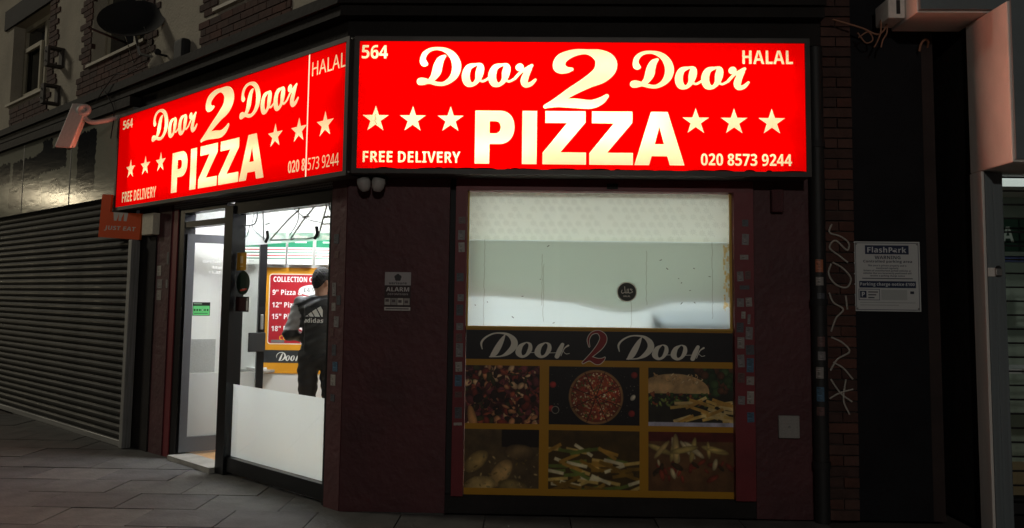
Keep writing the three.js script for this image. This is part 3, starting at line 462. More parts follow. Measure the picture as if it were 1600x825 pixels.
{
  const s = (name, label, u0, u1, y0, y1, w, h, draw, shape) => { const t = sideThing(name, label, 'sticker', (u0 + u1) / 2, y0, -0.052); const m = std({ roughness: 0.4, map: canvasTex(w, h, draw) }); if (shape) { const g = new THREE.CircleGeometry(0.5, 36); const o = mesh('print', g, m, t); o.scale.set(u1 - u0, y1 - y0, 1); o.position.y = (y1 - y0) / 2; } else board('print', t, m, M.cream, -(u1 - u0) / 2, (u1 - u0) / 2, 0, y1 - y0, 0, 0.002); };
  s('delivery_sticker', 'orange sticker at the top of the side window by the mullion', -1.69, -1.53, 1.765, 1.92, 128, 160, (c) => { c.fillStyle = '#e0a52e'; c.fillRect(0, 0, 128, 160); c.strokeStyle = '#fff3d6'; c.lineWidth = 7; for (const x of [50, 64, 78]) { c.beginPath(); c.moveTo(x, 30); c.lineTo(x, 96); c.stroke(); } c.fillStyle = '#fff3d6'; c.fillRect(40, 120, 48, 6); });
  s('oval_sticker', 'dark green oval sticker with a red mark below the orange one', -1.69, -1.46, 1.55, 1.76, 128, 192, (c) => { c.fillStyle = '#0f2c1c'; c.fillRect(0, 0, 128, 192); c.fillStyle = '#d8402c'; c.beginPath(); c.ellipse(70, 150, 34, 9, -0.2, 0, 7); c.fill(); c.fillStyle = '#e4e0d0'; c.fillRect(56, 142, 26, 4); }, true);
  s('bottle_sticker', 'small dark red sticker with a white bottle below the oval one', -1.685, -1.46, 1.405, 1.535, 160, 112, (c) => { c.fillStyle = '#141012'; c.fillRect(0, 0, 160, 112); c.fillStyle = '#3a1417'; c.fillRect(4, 8, 116, 96); c.fillStyle = '#f2f2ee'; c.beginPath(); c.roundRect(130, 30, 18, 72, 6); c.fill(); c.fillRect(136, 10, 7, 24); });
}
{ // unlit neon lettering on a clear board in the top of the side window
  const t = sideThing('neon_tube_sign', 'unlit glass tube pizza sign hung at the top of the side window', 'neon sign', 0, 0, -0.13);
  const glassTube = std({ color: rgb(0.4, 0.41, 0.4), roughness: 0.25 }), T = (pts, r = 0.0065) => tubeGeo(pts.map(([x, y]) => [x, y, 0.02]), r, pts.length * 8);
  const L = (name, list) => merged(name, t, glassTube, list.map((p) => T(p)));
  L('letter_tube', [[[-1.79, 2.02], [-1.8, 2.2], [-1.8, 2.315], [-1.62, 2.31], [-1.5, 2.29], [-1.48, 2.23], [-1.52, 2.175], [-1.62, 2.165], [-1.755, 2.17]]]);
  L('letter_tube', [[[-1.39, 2.31], [-1.375, 2.17], [-1.36, 2.02]], [[-1.335, 2.16], [-1.27, 2.165]]]);
  L('letter_tube', [[[-1.22, 2.3], [-1.0, 2.295], [-0.78, 2.29], [-1.0, 2.17], [-1.25, 2.025]], [[-1.25, 2.02], [-1.05, 2.015], [-0.9, 2.01]]]);
  L('letter_tube', [[[-0.96, 2.29], [-0.75, 2.285], [-0.6, 2.28], [-0.76, 2.16], [-0.93, 2.025]], [[-0.93, 2.02], [-0.7, 2.01], [-0.56, 2.02]]]);
  L('letter_tube', [[[-0.54, 2.01], [-0.48, 2.15], [-0.42, 2.285]], [[-0.42, 2.285], [-0.34, 2.15], [-0.28, 2.01]], [[-0.5, 2.12], [-0.41, 2.115], [-0.32, 2.115]]]);
  const wire = (p) => T(p, 0.0035); merged('wire', t, M.greyFrame, [wire([[-1.52, 2.3], [-1.56, 2.16], [-1.45, 2.08], [-1.3, 2.02]]), wire([[-1.0, 2.31], [-0.85, 2.24], [-0.7, 2.17], [-0.5, 2.13]]), wire([[-0.83, 2.3], [-0.84, 2.16], [-0.95, 2.05]]), wire([[-1.6, 2.16], [-1.64, 2.08], [-1.75, 2.02]])]);
  for (const u of [-1.76, -1.29, -0.55]) mesh('electrode', tubeGeo([[u, 2.1, 0.03], [u + 0.012, 2.04, 0.03], [u - 0.02, 2.005, 0.03]], 0.014, 14), M.rubber, t);
  for (const [u, y] of [[-0.72, 2.19], [-1.03, 2.31], [-1.2, 2.31], [-0.42, 2.17]]) box('clip', t, M.steel, u - 0.04, u + 0.04, y - 0.008, y + 0.008, 0.012, 0.03);
  panel('clear_board', t, phys({ color: rgb(0.92, 0.94, 0.94), roughness: 0.62, transmission: 0.92, thickness: 0 }), -1.83, -0.25, 1.99, 2.33, 0);
  merged('hanger', t, M.steel, [bar([-1.4, 2.33, 0], [-1.4, 2.72, 0], 0.003), bar([-0.7, 2.33, 0], [-0.7, 2.72, 0], 0.003)]);
}
// ---------------------------------------------------------------- inside the shop
{
  const art = canvasTex(900, 960, (c, w, h) => {
    const S = 880, X = (x) => (x + 2.745) * S, Y = (y) => (1.838 - y) * S;
    c.fillStyle = '#e8a025'; c.fillRect(0, 0, w, h); c.fillStyle = '#f4ead8'; c.beginPath(); c.roundRect(X(-2.7), Y(1.775), S * 0.91, S * 0.73, 26); c.fill(); c.fillStyle = '#b3202c'; c.beginPath(); c.roundRect(X(-2.69), Y(1.765), S * 0.89, S * 0.71, 22); c.fill();
    c.fillStyle = '#fff'; line(c, 'COLLECTION OFFERS', X(-2.66), Y(1.69), 66, 'bold', 'left', 0.78);
    [['9" Pizza &', '£4.99', 1.555], ['12" Pizza', '', 1.425], ['15" Pizza', '', 1.305], ['18" Pizza', '', 1.18]].forEach(([a, b, y]) => { c.fillStyle = '#fff'; line(c, a, X(-2.665), Y(y), 66, 'bold', 'left', 0.9); c.beginPath(); c.ellipse(X(-2.24), Y(y + 0.05), 130, 50, 0, 0, 7); c.fill(); c.fillStyle = '#2a2a2a'; line(c, b, X(-2.34), Y(y + 0.03), 54, 'normal'); });
    c.fillStyle = '#f5b52e'; line(c, 'Collection', X(-2.58), Y(1.09), 56, 'bold'); c.fillStyle = '#fff'; line(c, '18"', X(-2.36), Y(1.05), 34); c.fillStyle = '#777'; c.fillRect(X(-2.66), Y(1.09), 120, 26);
    c.fillStyle = '#333638'; c.fillRect(0, Y(0.985), w, S * 0.13); c.fillStyle = '#f0efe8'; glyph(c, PEN_DOOR, X(-2.6), Y(0.965), X(-2.36), Y(0.875)); glyph(c, PEN_DOOR, X(-2.22), Y(0.965), X(-1.98), Y(0.875)); c.fillStyle = '#b3202c'; glyph(c, PEN_TWO, X(-2.36), Y(1.01), X(-2.24), Y(0.84), '#f0efe8');
  });
  const t = thing('offer_poster', 'orange and red collection offers poster on the back wall', 'poster', [-2.235, 0.752, -2.448]);
  board('print', t, std({ map: art, roughness: 0.5 }), M.gold, -0.511, 0.511, 0, 1.086, 0, 0.004);
  const menu = canvasTex(256, 320, (c, w, h) => { c.fillStyle = '#f6f6f2'; c.fillRect(0, 0, w, h); c.fillStyle = '#1f7a58'; c.fillRect(0, 0, w, 150); c.fillStyle = '#e8d8c8'; line(c, 'Pizza', 128, 66, 60, 'bold', 'center'); c.fillStyle = '#f6f6f2'; c.fillRect(70, 90, 120, 14); [['#b5292f', 168], ['#1f7a58', 198], ['#b5292f', 228], ['#1f7a58', 256]].forEach(([q, y]) => { c.fillStyle = q; c.fillRect(0, y, w, 11); }); c.fillStyle = '#999'; c.fillRect(90, 288, 80, 5); });
  const mm = std({ map: menu, roughness: 0.4 });
  const where = ['leftmost, behind the door edge', 'second from the left', 'third from the left', 'rightmost, beside the window edge'];
  [[-2.96, -2.79], [-2.735, -2.525], [-2.5, -2.245], [-2.21, -1.96]].forEach(([a, b], i) => { const m = thing('menu_board', `striped green and white menu board above the offers poster, ${where[i]}`, 'menu board', [(a + b) / 2, 1.87, -2.4], 0, 'menu boards hung above the poster'); board('print', m, mm, M.whiteMatt, -(b - a) / 2, (b - a) / 2, 0, 0.33, 0, 0.02); box('bracket', m, M.whiteMatt, -0.02, 0.02, 0.1, 0.26, -0.05, -0.001); m.rotation.x = -0.05; });
  const sh = sideThing('wall_shelf', 'narrow white counter shelf on the wall behind the open door', 'shelf', -2.86, 0.76, -0.9); rbox('shelf_top', sh, M.steel, 0, 0.3, 0, 0.03, -0.12, 0.14, 0.006); box('bracket', sh, M.greyFrame, 0, 0.16, -0.14, -0.001, -0.02, 0.02); box('paper_stack', sh, M.whiteMatt, 0.06, 0.24, 0.031, 0.05, -0.06, 0.1);
  const uv = sideThing('insect_killer_lamp', 'violet ultraviolet insect lamp high on the wall inside the door', 'lamp', -1.86, 2.42, -0.75);
  rbox('housing', uv, M.whiteMatt, -0.22, 0.22, 0, 0.22, -0.06, 0.02, 0.02); const uvm = std({ color: rgb(0.6, 0.5, 0.9), emissive: rgb(0.22, 0.1, 1), emissiveIntensity: 3 });
  for (const y of [0.06, 0.15]) mesh('lamp_tube', bar([-0.19, y, 0.035], [0.19, y, 0.035], 0.012), uvm, uv);
  merged('bracket', uv, M.steel, [bar([-0.15, 0.21, -0.02], [-0.15, 0.3, -0.02], 0.006), bar([0.15, 0.21, -0.02], [0.15, 0.3, -0.02], 0.006)]);
  const ul = new THREE.PointLight(rgb(0.25, 0.12, 1), 0.14); ul.position.set(0, 0.1, 0.1); ul.castShadow = true; uv.add(ul);
}
// ---------------------------------------------------------------- signs and fittings on the walls
{
  const art = canvasTex(256, 376, (c, w, h) => {
    c.fillStyle = '#2a1416'; c.fillRect(0, 0, w, h); c.fillStyle = '#a9a4a4'; c.fillRect(0, 0, w, 128); c.fillStyle = '#2a2628'; for (let k = 0; k < 5; k++) { const a = -Math.PI / 2 + k * 1.2566; c.beginPath(); c.arc(128 + Math.cos(a) * 18, 52 + Math.sin(a) * 18, 18, 0, 7); c.fill(); } fitText(c, 'verisure', 40, 92, 216, 118);
    c.fillStyle = '#c9c4c2'; fitText(c, 'ALARM', 14, 146, 242, 188); fitText(c, 'zerovision', 28, 200, 228, 222, 'normal 60px sans-serif'); for (let k = 0; k < 4; k++) { c.fillStyle = ['#a8a29c', '#8e8a86', '#bab4ac', '#9a948e'][k]; c.fillRect(2 + k * 63, 252, 58, 66); c.fillStyle = '#54484a'; c.fillRect(10 + k * 63, 262 + k * 4, 34, 26); } c.fillStyle = '#c4beb8'; c.fillRect(0, 338, w, 34); c.fillStyle = '#4a3e40'; c.fillRect(14, 350, 226, 10);
  });
  const t = thing('alarm_sign', 'small dark alarm warning sign on the maroon corner wall', 'sign', [-0.973, 1.447, 0]); board('print', t, std({ map: art, roughness: 0.45 }), M.darkTrim, -0.096, 0.096, 0, 0.285, 0.001, 0.006);
}
{
  const t = thing('twin_floodlight', 'pair of unlit rounded white lamps under the sign corner', 'lamp', [-1.165, 2.43, 0.1]);
  box('mount', t, M.cabinet, -0.1, 0.1, -0.03, 0.0, -0.09, 0.03); const g = new THREE.LatheGeometry([[0, -0.1], [0.025, -0.095], [0.043, -0.07], [0.05, -0.03], [0.044, 0.0], [0, 0.0]].map(([x, y]) => new THREE.Vector2(x, y)), 20);
  const m = std({ color: rgb(0.4, 0.38, 0.36), roughness: 0.5 }); for (const [x, z] of [[-0.06, 0.25], [0.06, -0.15]]) { const o = mesh('lamp_head', g, m, t); o.position.set(x, -0.022, 0.04); o.rotation.z = z; }
}
{ const t = thing('junction_box', 'white square plate low on the maroon wall right of the window', 'plate', [1.87, 0.575, 0]); rbox('cover', t, std({ map: mottle([0.3, 0.29, 0.27], 0.25, 0.3, 130, 128), roughness: 0.6 }), -0.075, 0.075, 0, 0.16, 0.001, 0.03, 0.006); mesh('screw', new THREE.SphereGeometry(0.008, 8, 6), M.steel, t).position.set(0.0, 0.08, 0.03);
  const a = thing('alarm_box', 'faint maroon painted box high on the wall right of the window', 'alarm box', [1.805, 2.2, 0]); rbox('cover', a, M.maroon, -0.045, 0.045, 0, 0.17, 0.001, 0.05, 0.01); mesh('cable', tubeGeo([[0, 0.17, 0.02], [0.005, 0.22, 0.012], [0, 0.26, 0.008]], 0.006), M.maroon, a); }
{ // black drainpipe with stickers at the end of the maroon wall
  const t = thing('drainpipe', 'black drainpipe with peeling stickers between maroon wall and brick pier', 'drainpipe', [2.085, 0, 0.065]);
  mesh('pipe', new THREE.CylinderGeometry(0.052, 0.052, 3.42, 16, 1, true).translate(0, 1.71, 0), std({ color: rgb(0.014, 0.014, 0.014), roughness: 0.6 }), t); for (const y of [0.4, 1.55, 2.7]) mesh('pipe_clip', new THREE.CylinderGeometry(0.06, 0.06, 0.05, 16).translate(0, y, 0), M.black, t);
  for (const [y, h, k] of [[1.81, 0.09, 6], [1.7, 0.06, 0], [1.57, 0.09, 5], [1.27, 0.07, 4], [1.17, 0.06, 1], [1.05, 0.08, 0], [0.9, 0.1, 2], [0.78, 0.06, 4]]) { const m = mesh('sticker', new THREE.CylinderGeometry(0.0535, 0.0535, h, 10, 1, true, -0.75 + rr(-0.2, 0.2), 1.0), stickerMats[k], t); m.position.y = y; }
}
{ // brick pier with graffiti
  const t = thing('brick_pier', 'narrow brown brick pier with pale scrawled graffiti', 'brick pier', [2.14, 0, 0]);
  box('core', t, M.mortar, 0, 0.22, 0, 4.2, -0.3, 0.0); const gs = [boxGeo(0.215, 0.066, 0.06), boxGeo(0.105, 0.066, 0.06)];
  for (let k = 0, y = 0.04; y < 4.1; k++, y += 0.0765) { const odd = k % 2; for (const x of odd ? [0.053, 0.166] : [0.11]) { const b = mesh('brick', gs[odd], M.bricks[(rnd() * 4) | 0], t); b.position.set(x + 0.004, y, -0.012 + rr(0, 0.008)); } }
  const scr = (pts) => tubeGeo(pts.map(([x, y]) => [x, y, 0.0275]), 0.007, pts.length * 6, 5).scale(1, 1, 1);
  const flat = (pts) => { const g = scr(pts); const p = g.attributes.position; for (let i = 0; i < p.count; i++) p.setZ(i, 0.0275 + (p.getZ(i) - 0.0275) * 0.12); return g; };
  merged('graffiti', t, std({ color: rgb(0.42, 0.39, 0.34), roughness: 0.7 }), [
    [[0.06, 2.12], [0.04, 2.06], [0.12, 2.03], [0.18, 1.98], [0.17, 1.93], [0.08, 2.0], [0.04, 1.95], [0.12, 1.88], [0.17, 1.84]], [[0.05, 1.83], [0.03, 1.76], [0.08, 1.68], [0.16, 1.66], [0.19, 1.72], [0.13, 1.8], [0.06, 1.84]], [[0.03, 1.62], [0.06, 1.55], [0.13, 1.5], [0.08, 1.44], [0.04, 1.34]], [[0.15, 1.6], [0.16, 1.5]],
    [[0.04, 1.3], [0.12, 1.26], [0.17, 1.2], [0.08, 1.14], [0.03, 1.06]], [[0.05, 1.12], [0.12, 1.08], [0.19, 1.0]], [[0.03, 1.0], [0.1, 0.9], [0.18, 0.84]], [[0.14, 1.0], [0.12, 0.85], [0.16, 0.75]], [[0.02, 0.86], [0.09, 0.9], [0.19, 0.93]],
  ].map(flat));
}
// ---------------------------------------------------------------- dark passage and the parking notice
{
  const t = thing('passage_wall', 'black painted passage wall behind the parking notice', 'wall');
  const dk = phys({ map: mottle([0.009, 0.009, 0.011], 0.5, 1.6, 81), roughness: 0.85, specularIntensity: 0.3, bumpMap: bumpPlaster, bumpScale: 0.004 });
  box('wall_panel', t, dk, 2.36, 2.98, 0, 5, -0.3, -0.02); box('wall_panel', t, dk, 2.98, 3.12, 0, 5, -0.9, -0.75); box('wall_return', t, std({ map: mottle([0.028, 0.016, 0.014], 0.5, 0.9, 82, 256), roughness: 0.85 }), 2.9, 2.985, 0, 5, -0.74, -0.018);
}
{
  const art = canvasTex(512, 548, (c, w, h) => {
    c.fillStyle = '#c6c9c8'; c.fillRect(0, 0, w, h); c.strokeStyle = '#2a3446'; c.lineWidth = 4; c.strokeRect(12, 12, w - 24, h - 24); c.fillStyle = '#1e2c4a'; c.fillRect(86, 30, 340, 70); c.fillStyle = '#d3d6d6'; fitText(c, 'FlashPark', 104, 42, 408, 88); c.fillStyle = '#1e2c4a'; c.beginPath(); c.ellipse(316, 72, 20, 14, 0, 0, 7); c.fill(); c.fillStyle = '#d3d6d6'; c.beginPath(); c.ellipse(316, 74, 17, 9, 0, 0, 7); c.fill(); c.fillStyle = '#22283a';
    fitText(c, 'WARNING', 160, 112, 362, 138); fitText(c, 'Controlled parking area', 70, 146, 450, 172); ['This area is private property and is', 'monitored regularly', 'Drivers of unauthorised parked vehicles or', 'vehicles that are incorrectly positioned will', 'receive a parking charge notice'].forEach((s, i) => line(c, s, 256, 196 + i * 20, 18, 'bold', 'center'));
    c.fillStyle = '#1e2c4a'; c.fillRect(36, 312, 440, 52); c.fillStyle = '#d3d6d6'; fitText(c, 'Parking charge notice £100', 44, 322, 466, 356); c.strokeStyle = '#1e2c4a'; c.strokeRect(32, 376, 160, 84); c.fillStyle = '#1e2c4a'; c.fillRect(40, 390, 50, 54); c.fillStyle = '#d3d6d6'; line(c, 'P', 50, 434, 50); c.fillStyle = '#22283a'; [0, 1, 2].forEach((i) => c.fillRect(104, 394 + i * 22, 76 - i * 14, 8)); c.fillStyle = '#aeb3b2'; c.fillRect(206, 380, 200, 80); c.fillStyle = '#22283a'; c.fillRect(430, 390, 30, 20); c.fillRect(60, 288, 392, 6); c.fillStyle = '#8d9292'; c.fillRect(40, 478, 430, 4); c.fillRect(40, 498, 300, 4);
  });
  const t = thing('parking_sign', 'white parking warning notice on the black passage wall', 'sign', [2.607, 1.49, -0.018]); board('notice', t, std({ map: art, roughness: 0.4 }), M.steel, -0.238, 0.238, 0, 0.508, 0, 0.012);
  for (const [x, y] of [[-0.22, 0.49], [0.22, 0.49], [-0.22, 0.02], [0.22, 0.02]]) mesh('fixing_screw', new THREE.SphereGeometry(0.007, 8, 6), M.steel, t).position.set(x, y, 0.012);
}
{
  const t = thing('loose_cable', 'tangle of loose cables hanging under the beam by the brick pier', 'cable', [2.5, 3.5, 0.12]);
  merged('cable', t, M.copper, [tubeGeo([[-0.3, 0.12, 0], [-0.1, 0.05, 0.02], [0.02, 0.0, 0.03], [0.07, 0.06, 0.04], [0.05, 0.16, 0.05]], 0.007), tubeGeo([[0.03, 0.1, 0.05], [0.02, 0.0, 0.06], [0.0, -0.06, 0.05], [-0.02, -0.1, 0.04]], 0.006), tubeGeo([[0.07, 0.1, 0.05], [0.065, 0.0, 0.06], [0.04, -0.05, 0.05], [0.03, -0.1, 0.04]], 0.006), tubeGeo([[-0.12, 0.02, 0], [-0.06, -0.06, 0.01], [-0.02, -0.04, 0.02], [-0.05, 0.02, 0.02], [-0.12, -0.02, 0.01]], 0.005)]);
  const h = thing('pipe_hook', 'small bent hook on the passage wall', 'hook', [2.95, 3.46, -0.02]); mesh('hook', tubeGeo([[0, 0, 0], [-0.02, 0.03, 0.05], [-0.05, 0.035, 0.07], [-0.08, 0.0, 0.07], [-0.09, -0.05, 0.06]], 0.009), M.copper, h);
}
// ---------------------------------------------------------------- neighbouring shop on the right
{
  const paint = std({ map: mottle([0.76, 0.72, 0.67], 0.12, 1.1, 90, 256), roughness: 0.6 }), grey = std({ map: mottle([0.17, 0.2, 0.21], 0.2, 1.2, 91, 256), roughness: 0.55 });
  const t = thing('neighbour_shop', 'neighbouring shop front with pale box beam and grey shutter rail', 'shop front');
  rbox('box_beam', t, paint, 2.65, 6, 3.55, 4.5, 0.06, 0.47, 0.008); box('beam_face', t, grey, 2.66, 6, 3.565, 4.5, 0.471, 0.5); rbox('beam_cap', t, paint, 2.53, 2.648, 3.57, 3.72, 0.07, 0.3, 0.01); box('cable_slot', t, M.black, 2.585, 2.61, 3.6, 3.7, 0.3, 0.306);
  rbox('shutter_box', t, paint, 3.118, 6, 2.47, 3.545, 0.2, 0.72, 0.01); box('box_face', t, grey, 3.135, 6, 2.49, 3.545, 0.721, 0.735);
  rbox('side_post', t, paint, 3.115, 3.135, 0, 2.468, 0.2, 0.35, 0.004); rbox('guide_rail', t, grey, 3.137, 3.19, 0, 2.46, 0.19, 0.352, 0.004); rbox('guide_rail', t, grey, 3.192, 3.262, 0, 2.46, 0.19, 0.345, 0.006);
  box('plinth', t, M.darkTrim, 3.262, 6, 0, 0.2, 0.0, 0.22); box('side_wall', t, M.darkTrim, 3.14, 3.255, 0, 4.5, -2.2, 0.18); box('back_wall', t, std({ color: rgb(0.42, 0.5, 0.42), roughness: 0.7 }), 3.255, 6, 0, 2.6, -2.2, -2.1); box('ceiling', t, M.whiteMatt, 3.255, 6, 2.6, 2.7, -2.2, 0.18); box('floor', t, M.tile, 3.255, 6, -0.02, 0.05, -2.1, 0.0); box('end_wall', t, M.whiteMatt, 6, 6.1, 0, 4.5, -2.2, 0.5);
  box('upper_wall', t, M.darkTrim, 2.37, 6.1, 4.5, 7, -0.4, 0.0);
  panel('shop_glass', t, M.glass, 3.262, 6, 0.2, 2.6, 0.12); board('window_sign', t, std({ roughness: 0.5, map: canvasTex(512, 128, (c) => { c.fillStyle = '#173d2c'; c.fillRect(0, 0, 512, 128); c.fillStyle = '#cfe0d6'; line(c, 'SA', 24, 92, 84); }) }), M.black, 3.285, 4.1, 1.93, 2.17, 0.06, 0.08);
  box('window_shelf', t, M.whiteMatt, 3.27, 5.9, 1.06, 1.09, -0.4, 0.05); box('window_shelf', t, std({ color: rgb(0.1, 0.14, 0.35), roughness: 0.5 }), 3.27, 5.9, 1.86, 1.9, -0.1, 0.06);
  rbox('lock_plate', t, paint, 3.136, 3.19, 1.74, 1.8, 0.352, 0.358, 0.002);
  const p = thing('padlock', 'small steel padlock on the grey shutter rail', 'padlock', [3.2, 1.745, 0.353]); rbox('body', p, M.steel, -0.022, 0.022, 0, 0.05, 0.006, 0.026, 0.006); mesh('shackle', new THREE.TorusGeometry(0.015, 0.005, 6, 12, Math.PI).translate(0, 0.05, 0.016), M.rubber, p);
  const c = thing('ceiling_light', 'small ceiling light inside the neighbouring shop behind the grille', 'ceiling light', [4.3, 2.59, -0.9]); rbox('light_diffuser', c, std({ color: rgb(0.9, 0.9, 0.9), emissive: rgb(0.9, 1, 0.92), emissiveIntensity: 0.5 }), -0.5, 0.5, -0.03, 0.009, -0.15, 0.15, 0.01);
  const l = new THREE.RectAreaLight(rgb(0.9, 1, 0.92), 0.9, 1, 0.3); l.position.set(0, -0.035, 0); l.rotation.x = -Math.PI / 2; c.add(l);
  const g = thing('grille_shutter', 'black rod grille lowered over the neighbouring shop window', 'grille', [3.262, 0.2, 0.27]);
  const vr = new THREE.CylinderGeometry(0.006, 0.006, 2.26, 6), hr = new THREE.CylinderGeometry(0.007, 0.007, 2.7, 6).rotateZ(Math.PI / 2);
  for (let k = 0; k < 15; k++) mesh('upright', vr, M.black, g).position.set(0.03 + k * 0.18, 1.13, 0); for (let k = 0; k < 24; k++) mesh('rod', hr, M.black, g).position.set(1.35, 0.03 + k * 0.096, 0.007); box('bottom_bar', g, M.black, 0, 2.7, -0.06, 0.0, -0.02, 0.02);
}

// ---------------------------------------------------------------- shuttered shop on the left
{
  const t = sideThing('roller_shutter', 'dark ribbed steel roller shutter closed over the left hand shop', 'roller shutter', -8.75, 0, 0.06);
  const steel = [[0.024, 0.025, 0.023], [0.02, 0.021, 0.02], [0.029, 0.029, 0.026]].map((c, i) => phys({ specularIntensity: 0.18, map: mottle(c, 0.55, 1.3, 100 + i, 256), roughness: 0.7, metalness: 0.05, roughnessMap: roughA }));
  const p = [[0, 0], [0.006, 0.004], [0.016, 0.016], [0.02, 0.034], [0.016, 0.052], [0.006, 0.066], [0.002, 0.07], [0, 0.0745], [-0.006, 0.0745], [-0.006, 0]];
  const sh = new THREE.Shape(p.map(([x, y]) => new THREE.Vector2(x, y))), len = 5.1;
  const g = new THREE.ExtrudeGeometry(sh, { depth: len, bevelEnabled: false }).rotateY(Math.PI / 2).scale(1, 1, -1); // profile x -> +z
  { const pos = g.attributes.position, uv = g.attributes.uv; const idx = g.index; for (let i = 0; i < pos.count; i++) uv.setXY(i, pos.getX(i), pos.getY(i) + pos.getZ(i)); const a = pos.array; for (let i = 0; i < a.length; i += 9) for (let k = 0; k < 3; k++) { const q = a[i + 3 + k]; a[i + 3 + k] = a[i + 6 + k]; a[i + 6 + k] = q; } g.computeVertexNormals(); }
  for (let k = 0; k < 34; k++) { const m = mesh('slat', g, steel[(rnd() * 3) | 0], t); m.position.set(0.05, 0.06 + k * 0.0755, rr(-0.001, 0.001)); m.rotation.x = rr(-0.02, 0.02); }
  rbox('bottom_bar', t, M.galvanised, 0.05, 5.15, 0.0, 0.062, -0.012, 0.035, 0.006); rbox('guide_rail', t, M.galvanised, 5.152, 5.23, 0, 2.1, -0.03, 0.06, 0.006); rbox('guide_rail', t, M.galvanised, -0.03, 0.05, 0, 2.58, -0.03, 0.06, 0.006);
}
{
  const art = canvasTex(2048, 420, (c, w, h) => {
    c.fillStyle = '#8b8c80'; c.fillRect(0, 0, w, h); for (let k = 0; k < 900; k++) { c.fillStyle = `rgba(${rnd() < 0.5 ? '70,70,62' : '190,190,176'},${rr(0.03, 0.12)})`; c.fillRect(rr(0, w), rr(0, h), rr(2, 40), rr(1, 5)); }
    const X = (u) => (u + 8.75) / 5.11 * w, Y = (y) => (3.5 - y) / 0.92 * h, dab = (u0, u1, y0, y1) => { c.fillStyle = '#23262a'; const x0 = X(u0), x1 = X(u1), a = Y(y1), b = Y(y0); c.beginPath(); c.moveTo(x0, a); for (let x = x0; x < x1; x += 14) c.lineTo(x, a + rr(-9, 9)); for (let y = a; y < b; y += 12) c.lineTo(x1 + rr(-8, 8), y); for (let x = x1; x > x0; x -= 14) c.lineTo(x, b + rr(-9, 9)); for (let y = b; y > a; y -= 12) c.lineTo(x0 + rr(-8, 8), y); c.fill(); };
    dab(-8.2, -7.6, 3.03, 3.32); dab(-7.5, -6.4, 3.0, 3.3); dab(-6.5, -5.5, 3.05, 3.33); dab(-6.35, -6.0, 3.2, 3.46); dab(-5.15, -4.6, 2.68, 3.4); dab(-7.6, -6.3, 2.67, 2.95); dab(-8.6, -8.25, 2.95, 3.3);
    c.strokeStyle = '#23262a'; c.lineWidth = 15; c.lineCap = 'round'; const fx = X(-5.86), fy = Y(2.79); c.beginPath(); c.ellipse(fx, fy, 72, 64, 0, 0, 7); c.stroke(); c.beginPath(); c.ellipse(fx, fy + 6, 40, 32, 0, 0.3, 2.84); c.stroke(); for (const d of [-24, 24]) { c.beginPath(); c.moveTo(fx + d, fy - 30); c.lineTo(fx + d, fy - 10); c.stroke(); } c.lineWidth = 4; c.beginPath(); c.moveTo(X(-4.95), Y(2.62)); c.bezierCurveTo(X(-4.85), Y(2.75), X(-4.8), Y(2.5), X(-4.7), Y(2.66)); c.stroke(); c.beginPath(); c.moveTo(X(-5.35), Y(3.42)); c.lineTo(X(-5.4), Y(3.3)); c.lineTo(X(-5.33), Y(3.22)); c.stroke();
  });
  const t = sideThing('fascia_board', 'grey shop fascia with blacked out lettering and a painted smiley face', 'fascia', -8.75, 2.58, 0.1);
  board('board', t, phys({ map: art, roughness: 0.17, specularIntensity: 0.07, bumpMap: bumpPlaster, bumpScale: 0.0008 }), M.galvanised, 0, 5.11, 0, 0.92, -0.08, 0.02); for (const x of [1.7, 3.4]) box('joint_strip', t, M.galvanised, x - 0.008, x + 0.008, 0, 0.92, 0.0205, 0.024);
}
{ // orange sign that sticks out from the wall beside the shutter
  const art = canvasTex(512, 548, (c, w, h) => { c.fillStyle = '#e2571c'; c.fillRect(0, 0, w, h); c.fillStyle = '#cfc8c0'; c.beginPath(); c.moveTo(256, 60); c.lineTo(360, 170); c.lineTo(352, 190); c.lineTo(338, 330); c.lineTo(300, 330); c.lineTo(300, 220); c.lineTo(270, 300); c.lineTo(270, 330); c.lineTo(236, 330); c.lineTo(236, 240); c.lineTo(214, 330); c.lineTo(180, 330); c.lineTo(160, 190); c.lineTo(152, 170); c.fill(); c.save(); c.translate(0, 0); c.transform(1, 0, -0.12, 1, 54, 0); fitText(c, 'JUST EAT', 66, 396, 452, 462); c.restore(); });
  const t = sideThing('projecting_sign', 'orange delivery sign hung on a bracket between the roller shutter and the side sign', 'sign', -4.12, 2.145, 0.215); t.rotation.set(0, TURN + 14.5 * D2R, -0.07, 'YXZ');
  const o = new THREE.Shape([[0, 0], [0.66, 0], [0.66, 0.27], [0.155, 0.27], [0.155, 0.455], [0, 0.455]].map(([x, y]) => new THREE.Vector2(x, y))), ge = new THREE.ExtrudeGeometry(o, { depth: 0.025, bevelEnabled: false }).translate(0, 0, -0.012), up = ge.attributes.position, uu = ge.attributes.uv;
  for (let i = 0; i < up.count; i++) uu.setXY(i, up.getX(i) / 0.66, up.getY(i) / 0.46);
  mesh('panel', ge, [std({ map: art, roughness: 0.4 }), std({ color: rgb(0.5, 0.1, 0.02), roughness: 0.5 })], t); box('bracket', t, M.cabinet, 0.2, 0.5, 0.2, 0.23, -0.16, -0.013);
  const b = sideThing('junction_box', 'pale grey cable box on the wall beside the orange sign', 'cable box', -3.28, 2.14, 0.012); rbox('cover', b, M.cream, -0.13, 0.13, 0, 0.22, -0.011, 0.06, 0.01);
}
